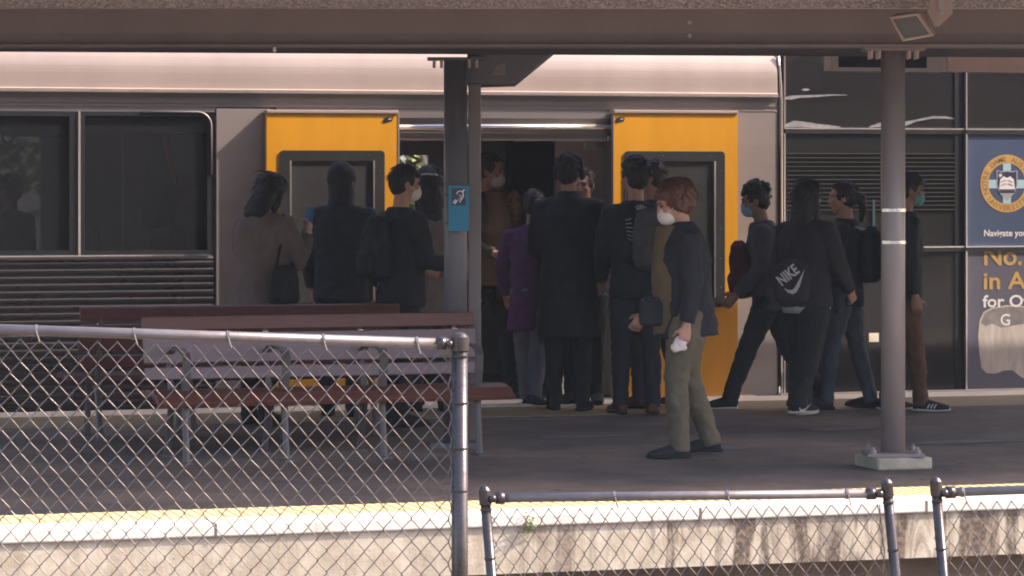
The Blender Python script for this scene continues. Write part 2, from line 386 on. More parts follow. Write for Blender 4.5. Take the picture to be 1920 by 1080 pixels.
tag(mb.build('tactile_paving', M['tactile']), kind='structure')
mb = MB(); mb.box((X0, YN, -0.285), (X1, YN + 0.62, -0.056)); tag(mb.build('platform_edge_face', M['wall']), kind='structure')
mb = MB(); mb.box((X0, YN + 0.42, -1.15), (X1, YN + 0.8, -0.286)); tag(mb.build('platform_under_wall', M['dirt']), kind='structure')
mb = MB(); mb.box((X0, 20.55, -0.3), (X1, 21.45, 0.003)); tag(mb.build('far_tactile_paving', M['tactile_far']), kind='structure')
mb = MB(); mb.box((X0, 21.45, -0.3), (X1, 21.895, 0.006)); tag(mb.build('far_platform_edge', M['edge']), kind='structure')
# unseen ridge, added behind the camera to darken what posts and glass reflect
mb = MB(); rn = random.Random(2); nx = 60; vs = []
for k in range(nx + 1):
    x = -260 + 520 * k / nx; h0 = 13 + 3.5 * noise.noise(Vector((x * 0.03, 0, 0))) + rn.uniform(-0.8, 0.8)
    vs += [(x, -52, -1.15), (x, -60, h0 * 0.7), (x, -72, h0), (x, -120, -1.15)]
mb.add(vs, [(4 * k + j, 4 * k + 4 + j, 4 * k + 5 + j, 4 * k + 1 + j) for k in range(nx) for j in range(3)])
tag(mb.build('hill', mat('wooded_hill', (0.055, 0.055, 0.035), 0.9, var=0.5, scale=0.4)), kind='structure')
# faint pale scuffs on the asphalt
for (px, py, wd) in ((1095, 819, 0.33), (1330, 841, 0.24), (1585, 805, 0.30), (1812, 829, 0.42)):
    D = EYE * F / (py - HZ); c = G(px, D); mb = MB(); n = 18; vs = []
    for i in range(n):
        t = 2 * math.pi * i / n; k = 1 + 0.25 * math.sin(3 * t + px)
        vs.append((c.x + wd * k * math.cos(t), c.y + 0.10 * k * math.sin(t), 0.003))
    mb.add(vs, [tuple(range(n))]); tag(mb.build('pavement_scuff', M['scuff']), kind='structure')
for y in (11.99 + 0.55, 11.99 + 1.98):
    mb = MB(); mb.xprism([(y - 0.06, -1.15), (y + 0.06, -1.15), (y + 0.03, -1.09), (y + 0.03, -1.0), (y - 0.03, -1.0), (y - 0.03, -1.09)], -30, 40)
    tag(mb.build('track_rail', M['rail']), kind='structure')

# small weed growing out of the platform face
we = empty('weed', P(992, 985, YN - 0.02), 0, 'small green weed growing out of the stained platform edge', 'plant')
mb = MB(); rnd = random.Random(3)
for i in range(70):
    c = Vector((rnd.gauss(0, 0.022), -abs(rnd.gauss(0, 0.012)), rnd.gauss(0, 0.025))); a = Vector((rnd.gauss(0, 1), rnd.gauss(0, 1), rnd.gauss(0, 1))).normalized() * 0.011
    b = a.cross(Vector((rnd.gauss(0, 1), rnd.gauss(0, 1), rnd.gauss(0, 1)))).normalized() * 0.006
    mb.add([c - a, c + b, c + a, c - b], [(0, 1, 2, 3)])
mb.build('leaves', M['leaf'], we)

# ================================================================= CANOPY
can = empty('station_canopy', (0, 0, 0), 0, 'long grey platform canopy with brown steel beam and pebbled concrete fascia', 'canopy')
YR, ZR = 14.42, 2.62                # leading edge of the roof, just above the picture
def turned(o): o.rotation_euler = (0, 0, -TH); return o      # the beam line runs askew to the platform edge
DF, DB = 17.30, 17.52
zf = EYE + (HZ - 15) / F * DF
mb = MB(); mb.box((-16, DF, zf), (18, DF + 0.12, 2.70)); turned(mb.build('fascia', M['pebble'], can))
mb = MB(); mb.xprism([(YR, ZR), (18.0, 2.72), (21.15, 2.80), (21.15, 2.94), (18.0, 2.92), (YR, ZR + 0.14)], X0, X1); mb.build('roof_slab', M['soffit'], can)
zb = EYE + (HZ - 87.5) / F * DB
mb = MB(); mb.box((-16, DB, zb + 0.012), (18, DB + 0.02, zb + 0.36)); mb.box((-16, DB - 0.035, zb), (18, DB + 0.24, zb + 0.012))
mb.xprism([(DB - 0.012, zb + 0.0125), (DB - 0.0005, zb + 0.0125), (DB - 0.0005, zb + 0.075)], -16, 18)
turned(mb.build('beam', M['beam'], can))
def lat(px, D): return (px - 960) / F * D
mb = MB(); xa, xb = lat(-200, 18.2), lat(2100, 19.2)
vs = [(xa, DB + 0.245, zb + z) for z in (0.002, 0.05)] + [(xb, DB + 0.245, zb + z) for z in (0.002, 0.05)] + [(xb, 19.25, zb + z) for z in (0.002, 0.05)] + [(xa, 18.2, zb + z) for z in (0.002, 0.05)]
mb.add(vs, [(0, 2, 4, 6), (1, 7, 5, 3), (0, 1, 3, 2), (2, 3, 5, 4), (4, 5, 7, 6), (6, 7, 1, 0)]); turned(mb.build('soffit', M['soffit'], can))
for py in (42, 67):
    x, z = lat(1293, DB), EYE - (py - HZ) / F * DB; mb = MB(); mb.tube([(x, DB + 0.004, z), (x, DB - 0.018, z)], [0.014, 0.012], n=8); turned(mb.build('bolt', M['bolt'], can))
x = lat(1296, DB); mb = MB(); mb.box((x - 0.03, DB - 0.006, zb + 0.08), (x + 0.10, DB - 0.001, zb + 0.215)); turned(mb.build('splice_plate', M['beam'], can))
x, z = lat(517, DB + 0.03), EYE - (94 - HZ) / F * (DB + 0.03); mb = MB(); mb.box((x - 0.008, DB - 0.06, z - 0.012), (x + 0.008, DB, z + 0.014)); turned(mb.build('clip', M['strap'], can))

def post(px, D, rad, ztop, m, label, rings=(), footing=False):
    b = G(px, D); o = empty('canopy_post', b, -TH, label, 'post', 'steel posts holding the canopy')
    mb = MB(); mb.tube([(0, 0, 0.03), (0, 0, ztop)], rad, n=28); sh = mb.build('shaft', m, o, smooth=False)
    for p in sh.data.polygons: p.use_smooth = len(p.vertices) == 4
    mb = MB(); mb.box((-0.17, -0.10, ztop), (0.17, 0.10, ztop + 0.016)); mb.build('cap_plate', m, o)
    for sx in (-0.13, -0.085, 0.085, 0.13):
        for sy in (-0.06, 0.05):
            mb = MB(); mb.tube([(sx, sy, ztop), (sx, sy, ztop - 0.045)], 0.0095, n=6); mb.build('bolt', M['bolt'], o)
    for py in rings:
        z = EYE - (py - HZ) / F * D; mb = MB(); mb.tube([(0, 0, z - 0.009), (0, 0, z + 0.009)], rad + 0.004, n=28); mb.build('steel_strap', M['strap'], o)
    if footing:
        mb = MB(); mb.box((-0.16, -0.15, 0.07), (0.16, 0.15, 0.09)); mb.build('base_plate', m, o, bevel=0.003)
        for sx in (-0.125, 0.125):
            for sy in (-0.115, 0.115):
                mb = MB(); mb.tube([(sx, sy, 0.09), (sx, sy, 0.112)], 0.02, n=6); mb.tube([(sx, sy, 0.11), (sx, sy, 0.126)], 0.009, n=6); mb.build('bolt', m, o)
        a = R(17)
        mb = MB(); mb.obox((0, 0, 0.035), (0.168 * math.cos(a), 0.168 * math.sin(a), 0), (-0.168 * math.sin(a), 0.168 * math.cos(a), 0), (0, 0, 0.035))
        mb.build('footing', M['footing'], o, bevel=0.012)
    else:
        mb = MB(); mb.box((-0.15, -0.15, 0.0), (0.15, 0.15, 0.03)); mb.build('base_plate', m, o)
    return o
post(1674.5, 17.75, 0.0685, zb - 0.016, M['post'], 'light grey round post on a concrete footing with two shiny steel straps', (394, 454), True)
ZA = P(854, 104, 18.35).z
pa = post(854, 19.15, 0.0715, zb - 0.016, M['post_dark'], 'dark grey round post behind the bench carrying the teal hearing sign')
b2 = G(890, 19.3); pb = empty('canopy_post', b2, -TH, 'slim square post with a triangular gusset bracket beside the dark round post', 'post', 'steel posts holding the canopy')
zt = Cp(890, 158, 19.3).z
mb = MB(); mb.box((-0.039, -0.04, 0), (0.039, 0.04, zt)); mb.build('shaft', M['post'], pb, bevel=0.006)
k = 19.3 / F
def L(px, py): return ((px - 890) * k, EYE - (py - HZ) * k)
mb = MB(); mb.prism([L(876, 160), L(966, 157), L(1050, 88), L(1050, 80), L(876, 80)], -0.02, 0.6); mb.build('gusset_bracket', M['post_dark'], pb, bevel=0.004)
mb = MB(); mb.prism([L(922, 141), L(948, 141), L(948, 116), L(930, 124)], -0.028, -0.021); mb.build('stiffener', M['post'], pb)
for ax, az in ((925, 152),):
    pass

# teal hearing-loop sign on the dark post
D = 19.02
def SG(px, py): return ((px - 860) * D / F, EYE - (py - HZ) * D / F)
sg = empty('hearing_loop_sign', G(860, D), -TH, 'tall teal hearing loop sign with a dark blue ear symbol strapped to the dark post', 'sign')
mb = MB(); x0, z0 = SG(841, 433); x1, z1 = SG(879.5, 348); mb.box((x0, -0.006, z0), (x1, 0.006, z1)); mb.build('sign_plate', M['teal'], sg)
mb = MB(); x0, z0 = SG(847, 385); x1, z1 = SG(873, 353); mb.box((x0, -0.009, z0), (x1, -0.0065, z1)); mb.build('symbol_panel', M['sign_blue'], sg)
mb = MB()
ear = [SG(*q) for q in ((856, 364), (859, 359), (864, 358), (868, 361), (869, 366), (867, 371), (864, 375), (862, 379))]
mb.tube([(a, -0.010, b) for a, b in ear], 0.0045, ref=(0, 1, 0), flat=1.0, n=6)
ear = [SG(*q) for q in ((860, 367), (863, 365), (865, 368), (863, 372))]
mb.tube([(a, -0.010, b) for a, b in ear], 0.003, ref=(0, 1, 0), n=6)
for q, r in (((850, 380), (855, 374)), ((867, 360), (871, 355)), ((852, 382), (857, 377))):
    a = SG(*q); b = SG(*r); mb.tube([(a[0], -0.010, a[1]), (b[0], -0.010, b[1])], 0.005, n=6)
for i in range(3):
    a = SG(858 + 2.5 * i, 376 - 2.5 * i); mb.box((a[0] - 0.003, -0.0105, a[1] - 0.003), (a[0] + 0.003, -0.0085, a[1] + 0.003))
mb.build('ear_symbol', M['white_print'], sg)
for py in (365, 419):
    a = SG(838, py); mb = MB(); mb.tube([(a[0] - 0.012, 0.015, a[1]), (a[0] + 0.02, 0.015, a[1])], 0.006, n=8); mb.build('strap', M['strap'], sg)

# floodlight hanging from the fascia
D = 17.05
def FL(px, py): return ((px - 1720) * D / F, EYE - (py - HZ) * D / F)
fl = empty('floodlight', Cp(1720, 40, D) * 1.0, -TH, 'tan square floodlight tilted down on a bracket under the fascia', 'lamp')
fl.location = G(1720, D)
front = [FL(*q) for q in ((1666, 31), (1722, 23), (1752, 67), (1692, 78))]
mb = MB(); n = 4
back = [(x * 0.8 + 0.018, z * 1.0 + 0.02) for x, z in front]
inner = []
cx = sum(p[0] for p in front) / 4; cz = sum(p[1] for p in front) / 4
outer2 = [FL(*q) for q in ((1690, 22), (1741, 20), (1760, 62), (1712, 74))]
vs = [(x, 0, z) for x, z in front] + [(x + 0.0, 0.11, z) for x, z in outer2] + [(cx + (x - cx) * 0.8, -0.001, cz + (z - cz) * 0.78) for x, z in front] + [(cx + (x - cx) * 0.78, 0.012, cz + (z - cz) * 0.76) for x, z in front]
mb.add(vs, [(0, 4, 5, 1), (1, 5, 6, 2), (2, 6, 7, 3), (3, 7, 4, 0), (4, 7, 6, 5), (0, 1, 9, 8), (1, 2, 10, 9), (2, 3, 11, 10), (3, 0, 8, 11), (8, 9, 13, 12), (9, 10, 14, 13), (10, 11, 15, 14), (11, 8, 12, 15)])
mb.build('housing', M['lamp_body'], fl, bevel=0.006)
mb = MB(); mb.add([(cx + (x - cx) * 0.79, 0.010, cz + (z - cz) * 0.77) for x, z in front], [(0, 3, 2, 1)]); mb.build('lens', M['lamp_glass'], fl)
mb = MB(); mb.prism([FL(*q) for q in ((1740, 20), (1748, -12), (1786, -12), (1788, 24), (1762, 49), (1752, 48))], 0.03, 0.045); mb.build('bracket', M['lamp_body'], fl, bevel=0.003)
mb = MB(); mb.prism([FL(*q) for q in ((1760, 20), (1760, -14), (1774, -14), (1770, 22))], 0.01, 0.029); mb.build('bracket_arm', M['box_grey'], fl, bevel=0.002)
a = FL(1764, 24); mb = MB(); mb.tube([(a[0], -0.004, a[1]), (a[0], 0.05, a[1])], 0.009, n=8); mb.build('pivot_bolt', M['strap'], fl)
a = FL(1757, -14); mb = MB(); mb.box((a[0] - 0.02, 0.0, a[1] - 0.01), (a[0] + 0.09, 0.25, a[1] + 0.02)); mb.build('mounting_plate', M['lamp_body'], fl)

# hanging displays beyond the beam
def hang_box(name, px0, px1, py0, py1, Y, m, label, cat, screen=None):
    a = P(px0, py1, Y); b = P(px1, py0, Y)
    o = empty(name, (a.x, Y, a.z), 0, label, cat)
    mb = MB(); mb.box((0, 0, 0), (b.x - a.x, 0.14, b.z - a.z)); mb.build('casing', m, o, bevel=0.006)
    if screen:
        c = P(screen[0], screen[3], Y); d = P(screen[1], screen[2], Y)
        mb = MB(); mb.box((c.x - a.x, -0.006, c.z - a.z), (d.x - a.x, -0.001, d.z - a.z)); mb.build('screen', M['screen'], o)
    for t in (0.2, 0.8):
        x = (b.x - a.x) * t; mb = MB(); mb.box((x - 0.015, 0.05, b.z - a.z), (x + 0.015, 0.08, zb + 0.3 - a.z)); mb.build('hanger', m, o)
    return o
hang_box('departure_display', 1559, 1773, 78, 133, 19.6, M['box_grey'], 'dark departure screen in a grey frame hanging behind the light post', 'display', (1572, 1737, 80, 126))
hang_box('light_box', 1776, 2010, 76, 134, 19.7, M['box_warm'], 'plain warm grey sign box hanging to the right of the departure screen', 'sign box')

# ================================================================= TRAIN
tr = empty('train_carriage', (0, 0, 0), 0, 'silver train carriage with two open yellow doors and a ribbed lower side', 'train carriage', 'carriages of the silver train')
tr2 = empty('train_carriage', (0, 0, 0), 0, 'dark glazed train carriage with bright window frames and a blue university advert', 'train carriage', 'carriages of the silver train')
Z = lambda py, px=960, Y=YT: P(px, py, Y).z
XL, XE = PX(-700, YT), PX(1457, YT)
zg = Z(176); zc = Z(207)                                # gutter, top of doors
# bulged upper side with gutter
prof = [(YT - 0.03, zg), (YT - 0.035, zg + 0.014), (YT - 0.012, zg + 0.018), (YT - 0.010, zg + 0.06), (YT - 0.009, zg + 0.10), (YT - 0.008, zg + 0.13), (YT - 0.006, zg + 0.155), (YT - 0.003, zg + 0.18), (YT + 0.001, zg + 0.20), (YT + 0.006, zg + 0.22), (YT + 0.013, zg + 0.245), (YT + 0.022, zg + 0.27), (YT + 0.034, zg + 0.30), (YT + 0.10, zg + 0.45), (YT + 0.18, zg + 0.62), (YT + 0.5, zg + 0.95), (YT + 1.4, zg + 1.1), (YT + 1.4, zg)]
mb = MB(); mb.xprism(prof, XL, XE); o = mb.build('upper_side', M['steel_hi'], tr, bevel=0.004)
mb = MB(); mb.box((XL, YT - 0.038, zg - 0.010), (XE, YT + 0.0, zg - 0.0005)); mb.build('gutter', M['chrome'], tr)
mb = MB(); mb.box((XL, YT, zc + 0.012), (XE, YT + 0.05, zg - 0.011))
for dz in (0.018, 0.03, 0.075): mb.box((XL, YT - 0.006, zg - dz - 0.008), (XE, YT - 0.0005, zg - dz - 0.003))
mb.build('cantrail', M['steel_dk'], tr)
# window band at the left
wx0, wx1, wxm = PX(-420, YT), PX(396, YT), PX(145, YT)
zt, zbm = Z(209, 200), Z(478, 200)
mb = MB(); mb.box((wx0, YT + 0.02, zbm), (wx1, YT + 0.05, zbm - 0.012)); mb.build('window_sill', M['chrome'], tr)
def rounded(x0, x1, z0, z1, r, corners='1111'):
    pts = []
    for (cx, cz, a0, on) in ((x1 - r, z1 - r, 0, corners[0]), (x0 + r, z1 - r, 90, corners[1]), (x0 + r, z0 + r, 180, corners[2]), (x1 - r, z0 + r, 270, corners[3])):
        if on == '1':
            for i in range(7):
                a = R(a0 + 15 * i); pts.append((cx + r * math.cos(a), cz + r * math.sin(a)))
        else: pts.append((cx + r * (1 if a0 in (0, 270) else -1), cz + r * (1 if a0 in (0, 90) else -1)))
    return pts
def ring(mb, a, b, y0, y1):           # frame between two matching outlines
    n = len(a)
    vs = [(x, y0, z) for x, z in a] + [(x, y0, z) for x, z in b] + [(x, y1, z) for x, z in a] + [(x, y1, z) for x, z in b]
    fs = []
    for i in range(n):
        j = (i + 1) % n
        fs += [(i, i + n, j + n, j), (i, j, j + 2 * n, i + 2 * n), (i + n, i + 3 * n, j + 3 * n, j + n), (i + 2 * n, j + 2 * n, j + 3 * n, i + 3 * n)]
    mb.add(vs, fs)
def window(x0, x1, z0, z1, corners, parent, glass, fr=0.03, y=YT, frame_m=None, rr=0.09, trim=None):
    mb = MB(); mb.prism(rounded(x0 + fr * 0.3, x1 - fr * 0.3, z0 + fr * 0.3, z1 - fr * 0.3, rr, corners), y + 0.018, y + 0.024)
    g = mb.build('window', glass, parent)
    mb = MB(); ring(mb, rounded(x0, x1, z0, z1, rr, corners), rounded(x0 + fr, x1 - fr, z0 + fr, z1 - fr, max(0.01, rr - fr), corners), y - 0.004, y + 0.017)
    mb.build('window_frame', frame_m or M['rubber'], g)
    return g
window(wx0, PX(139, YT), zbm, zt, '0000', tr, M['glass'], 0.035)
window(PX(151, YT), wx1, zbm, zt, '1000', tr, M['glass'], 0.03, rr=0.10)
# corner filler above the rounded corner and mullion
mb = MB(); mb.box((PX(139, YT), YT - 0.002, zbm), (PX(146, YT), YT + 0.03, zt)); mb.build('mullion', M['frame_grey'], tr)
mb = MB(); mb.box((PX(146.3, YT), YT - 0.012, zbm), (PX(150.6, YT), YT + 0.03, zt)); mb.build('mullion_trim', M['chrome'], tr)
mb = MB(); mb.box((wx0, YT - 0.012, zbm - 0.011), (PX(345, YT), YT + 0.019, zbm - 0.0005)); mb.build('sill_trim', M['chrome'], tr)
rr = 0.10; xa, za = wx1, zt
arc = [(xa - rr + rr * math.cos(R(t)), za - rr + rr * math.sin(R(t))) for t in range(0, 91, 15)]
mb = MB(); mb.tube([(x, YT - 0.008, z) for x, z in ([(xa - 0.5, za)] + arc[::-1] + [(xa, za - 0.45)])], 0.007, ref=(0, 1, 0), n=8); mb.build('corner_trim', M['steel'], tr, smooth=True)
mb = MB(); mb.box((wx0, YT + 0.004, zt), (wx1 + 0.03, YT + 0.05, zc + 0.0118)); mb.build('window_header', M['steel_dk'], tr)
# ribbed lower side
ribs = [(YT + 0.06, zbm - 0.03)]
z = zbm - 0.03; zlow = -0.35
while z > zlow:
    for dy, dz in ((0.020, 0.0), (0.020, -0.012), (0.004, -0.020), (0.0, -0.026), (0.003, -0.044), (0.012, -0.0505)): ribs.append((YT + dy, z + dz))
    z -= 0.0512
ribs.append((YT + 0.06, z))
mb = MB(); mb.xprism(ribs, XL, PX(400, YT)); mb.build('ribbed_side', M['rib'], tr)
mb = MB(); mb.box((XL, YT + 0.006, zbm - 0.0295), (PX(400, YT), YT + 0.05, zbm - 0.0115)); mb.build('sill_band', M['steel'], tr)
mb = MB(); mb.box((wx1, YT + 0.012, -0.35), (PX(405, YT), YT + 0.06, zt)); mb.build('window_pillar', M['frame_grey'], tr)
# pillar panels either side of the doors
mb = MB(); mb.box((PX(405.3, YT), YT, -0.35), (PX(505, YT), YT + 0.05, zc + 0.0005)); mb.build('side_panel', M['steel'], tr, bevel=0.004)
mb = MB(); mb.box((PX(1378, YT), YT, -0.35), (XE, YT + 0.05, zc)); mb.build('side_panel', M['steel'], tr, bevel=0.004)
mb = MB(); mb.box((PX(1385, YT), YT - 0.004, zc + 0.0045), (XE + 0.002, YT + 0.001, zc + 0.0118)); mb.build('panel_trim', M['chrome'], tr)
# vertical rounded carriage end
mb = MB(); mb.box((XE, YT + 0.03, -0.35), (XE + 0.02, YT + 2.9, zg + 0.8)); mb.build('end_wall', M['steel_dk'], tr)
# sliding doors
def door(px0, px1, wpx0, wpx1, spx, mirror):
    y = YT - 0.10
    x0, x1 = PX(px0, y), PX(px1, y); zt_, zb_ = Z(213, (px0 + px1) / 2, y), Z(744, (px0 + px1) / 2, y)
    a0, a1 = PX(wpx0, y), PX(wpx1, y); h0, h1 = Z(578, 960, y), Z(286, 960, y)
    mb = MB(); holes_wall(mb, x0, x1, zb_, zt_, y, y + 0.06, [(a0, a1, h0, h1)])
    d = mb.build('door', M['yellow'], tr)
    mb = MB(); mb.box((x0 - 0.002, y - 0.012, zt_ + 0.001), (x1 + 0.002, y + 0.095, zt_ + 0.025)); mb.build('top_rail', M['steel_hi'], d, bevel=0.004)
    mb = MB(); mb.box((x0, y - 0.004, zb_ - 0.025), (x1, y + 0.035, zb_ - 0.001)); mb.build('bottom_rail', M['edge'], d)
    ex = x1 if not mirror else x0
    mb = MB(); mb.box((ex - 0.006 if mirror else ex + 0.0005, y - 0.003, zb_), (ex - 0.0005 if mirror else ex + 0.012, y + 0.05, zt_ - 0.0005)); mb.build('edge_seal', M['steel'], d)
    mb = MB(); ring(mb, rounded(a0 - 0.012, a1 + 0.012, h0 - 0.012, h1 + 0.012, 0.03), rounded(a0 + 0.062, a1 - 0.062, h0 + 0.062, h1 - 0.062, 0.02), y - 0.008, y + 0.03)
    mb.build('window_frame', M['frame_grey'], d)
    mb = MB(); mb.box((a0 + 0.062, y - 0.010, h0 + 0.06), (a0 + 0.074, y + 0.002, h1 - 0.06)); mb.box((a1 - 0.074, y - 0.010, h0 + 0.06), (a1 - 0.062, y + 0.002, h1 - 0.06)); mb.build('frame_trim', M['chrome'], d)
    mb = MB(); mb.box((a0 + 0.05, y + 0.006, h0 + 0.05), (a1 - 0.05, y + 0.012, h1 - 0.05)); mb.build('window', M['glass_door'], d)
    mb = MB()
    for i in range(4):
        xx = a0 + (a1 - a0) * (0.14 + 0.24 * i); mb.ball((xx, y - 0.009, h1 - 0.02), 0.005, n=6, m=4); mb.ball((xx, y - 0.009, h0 + 0.02), 0.005, n=6, m=4)
    for i in range(5):
        zz = h0 + (h1 - h0) * (0.12 + 0.19 * i)
        for xx in (a0 + 0.022, a1 - 0.022): mb.ball((xx, y - 0.009, zz), 0.005, n=6, m=4)
    mb.build('screws', M['strap'], d)
    c = P(spx, 225, y); k = 1 / 255
    mb = MB(); mb.prism([(c.x + a * k, c.z + b * k) for a, b in ((-10, -3), (-6, 4), (2, 6), (10, 4), (8, -2), (-1, -4), (-7, -6))], y - 0.003, y - 0.0005); s = mb.build('sticker', M['rubber'], d)
    mb = MB(); mb.prism([(c.x + a * k, c.z + b * k) for a, b in ((0, 1), (3, 3.5), (7, 3), (7, 1), (3, 0))], y - 0.005, y - 0.0032); mb.build('sticker_mark', M['silver_print'], s)
    return d
door(500, 746, 527, 718, 727, False)
door(1151, 1383, 1173, 1356, 1162, True)
# door header and bright track tube
dx0, dx1 = PX(746, YT), PX(1151, YT)
mb = MB(); mb.box((dx0 - 0.9, YT + 0.004, Z(262)), (dx1 + 0.9, YT + 0.055, zc + 0.0115)); 
mb.box((dx0 - 0.05, YT - 0.03, Z(222)), (dx1 + 0.05, YT + 0.0035, Z(214)))
mb.build('door_header', M['steel_dk'], tr)
mb = MB(); mb.tube([(dx0 - 0.02, YT - 0.035, Z(238.5, 750)), (dx1 + 0.0, YT - 0.035, Z(238.5, 1150))], 0.024, n=14); t = mb.build('door_track', M['chrome'], tr)
for p in t.data.polygons: p.use_smooth = len(p.vertices) == 4
mb = MB(); mb.box((dx0, YT - 0.012, Z(264)), (dx1, YT + 0.02, Z(259.5))); mb.build('header_lip', M['steel'], tr)
p = P(1139, 259, YT); mb = MB(); mb.tube([(p.x, YT - 0.03, p.z), (p.x, YT + 0.02, p.z)], 0.013, n=8); mb.build('door_stop', M['strap'], tr)
# door jambs
mb = MB(); mb.box((dx0 - 0.03, YT + 0.0, 0.02), (dx0 + 0.004, YT + 0.2, Z(263))); mb.build('door_jamb', M['steel_dk'], tr)
mb = MB(); mb.box((dx1 - 0.012, YT + 0.0, 0.02), (dx1 + 0.03, YT + 0.2, Z(263))); mb.build('door_jamb', M['steel_dk'], tr)
mb = MB(); mb.box((dx0 - 1.1, YT - 0.098, -0.06), (dx1 + 1.1, YT + 0.10, 0.006)); mb.build('door_sill', M['edge'], tr)
mb = MB(); mb.box((PX(400, YT), YT + 0.03, -0.9), (XE, YT + 0.10, -0.061)); mb.build('skirt', M['frame_grey'], tr)
# interior
YO = 24.85
mb = MB(); mb.box((XL, YT + 0.101, -0.1), (XE, YO + 0.1, 0.02)); mb.build('interior_floor', M['int_floor'], tr)
mb = MB(); mb.box((XL, YT + 0.06, Z(250)), (XE, YO + 0.1, zg - 0.02)); mb.build('interior_ceiling', M['int_beige'], tr)
oz = lambda py: P(960, py, YO).z
hA = (PX(-260, YO), PX(77, YO), oz(470), oz(255)); hB = (PX(700, YO), PX(803, YO), oz(470), oz(291))
mb = MB(); holes_wall(mb, XL, XE, 0.02, zg, YO, YO + 0.06, [hA, hB]); mb.build('far_side_wall', M['int_beige'], tr)
for h in (hA, hB):
    mb = MB(); mb.box((h[0], YO + 0.02, h[2]), (h[1], YO + 0.026, h[3])); mb.build('far_window', M['glass'] if h is hA else glassy('clear_glass', (0.9, 0.92, 0.9), 0.06), tr)
# dark opposite door, lit partition, ceiling rail, corner cabinet
mb = MB(); mb.box((PX(958, 24.7), 24.7, 0.02), (PX(1034, 24.7), 24.84, Z(255))); mb.build('opposite_door', M['int_dark'], tr)
mb = MB(); mb.box((PX(1040, 22.4), 22.36, 0.02), (PX(1152, 22.4), 22.4, Z(263))); mb.build('partition', M['int_beige'], tr)
mb = MB(); mb.box((PX(1134, 22.3), 22.3, 0.02), (PX(1138, 22.3), 22.32, Z(285))); mb.build('grab_rail', M['int_white'], tr)
mb = MB(); mb.box((PX(1097, 22.3), 22.28, P(1100, 281, 22.3).z), (PX(1117, 22.3), 22.35, P(1100, 262, 22.3).z)); mb.box((PX(1117.3, 22.3), 22.28, P(1100, 281, 22.3).z), (PX(1140, 22.3), 22.35, P(1100, 277, 22.3).z)); mb.build('corner_cabinet', M['int_white'], tr)
mb = MB(); mb.tube([P(905, 263, 22.6), P(964, 262, 22.6)], 0.008, n=8); mb.tube([P(964, 262.5, 22.6), P(1100, 258, 22.6)], 0.014, n=8); mb.build('ceiling_rail', M['int_white'], tr)
# inner bulkheads beside the vestibule
for px, yy0, yy1, mm in ((420, YT + 0.8, YO, 'int_dark'), (1430, YT + 0.2, YO, 'int_beige')):
    xx = PX(px, YT); mb = MB(); mb.box((xx, yy0, 0.02), (xx + 0.04, yy1, Z(240))); mb.build('bulkhead', M[mm], tr)
mb = MB(); mb.box((PX(1225, 22.9), 22.9, 0.02), (PX(1345, 22.9), 22.93, Z(262))); mb.build('draught_screen', M['int_beige'], tr)
# seen through the left windows: pole, orange rail, grey curtain panel, seat backs
mb = MB(); mb.tube([P(232, 215, 22.6), P(232, 480, 22.6)], 0.018, n=8); mb.build('grab_pole', M['int_white'], tr)
mb = MB(); mb.tube([P(308, 255, 22.7), P(318, 300, 22.7), P(334, 350, 22.7)], [0.02, 0.025, 0.02], n=8); mb.build('grab_rail', M['orange'], tr)
mb = MB(); mb.prism([(PX(262, 23.2), oz(420)), (PX(330, 23.2), oz(420)), (PX(318, 23.2), oz(260)), (PX(280, 23.2), oz(260))], 23.2, 23.24); mb.build('luggage_panel', M['ad_blue'], tr)
for px in (170, 330, -120):
    a = P(px, 400, 22.9); mb = MB(); mb.obox((a.x, a.y, 0.85), (0.05, 0, 0.02), (0, 0.42, 0), (-0.06, 0, 0.42)); mb.build('seat', M['int_dark'], tr, bevel=0.03)
# strap handle hanging in the left window
a = P(15, 250, 22.55)
mb = MB(); mb.tube([(a.x, a.y, a.z + 0.02), (a.x, a.y, a.z + 0.25)], 0.008, n=6)
rg = [(a.x + math.sin(R(t)) * 0.042, a.y, a.z - 0.02 + math.cos(R(t)) * 0.045) for t in range(0, 361, 30)]
mb.tube(rg, 0.008, ref=(0, 1, 0), n=6); mb.build('strap_handle', M['int_dark'], tr)

# ---- second carriage: glazed side with chrome frames and advert
XA, XB = PX(1463, YT), PX(2400, YT)
cols = [PX(q, YT) for q in (1469, 1810, 2150, 2400)]
rows = [(Z(104, 1700), Z(240, 1700)), (Z(251, 1700), Z(462, 1700)), (Z(472, 1700), Z(738, 1700))]
for ci in range(3):
    for ri, (zt_, zb_) in enumerate(rows):
        x0 = cols[ci] + 0.016; x1 = cols[ci + 1] - 0.006
        mb = MB(); mb.box((x0, YT + 0.02, zb_), (x1, YT + 0.028, zt_))
        ad = ci >= 1 and ri >= 1
        g = mb.build('advert' if ad else 'window', (M['ad_blue'] if ri == 1 else M['ad_grey']) if ad else M['glass_dark'], tr2)
        mb = MB(); mb.box((x0, YT + 0.004, zb_ - 0.012), (x1, YT + 0.03, zb_ - 0.0005)); mb.build('sill', M['chrome'], g)
        mb = MB(); mb.box((cols[ci] + 0.004, YT - 0.004, zb_ - 0.012), (cols[ci] + 0.0155, YT + 0.03, zt_)); mb.build('upright', M['chrome'], g)
        if not ad:
            mb = MB(); mb.box((x1 - 0.075, YT + 0.012, zb_), (x1, YT + 0.0195, zt_)); mb.build('edge_band', M['rubber'], g)
        if ri > 0:
            mb = MB(); mb.box((x0, YT + 0.006, zt_ + 0.0005), (x1, YT + 0.035, zt_ + 0.03)); mb.build('transom', M['frame_grey'], g)
for c in cols: 
    mb = MB(); mb.box((c - 0.0055, YT - 0.002, -0.1), (c + 0.0035, YT + 0.05, rows[0][0])); mb.build('mullion', M['frame_grey'], tr2)
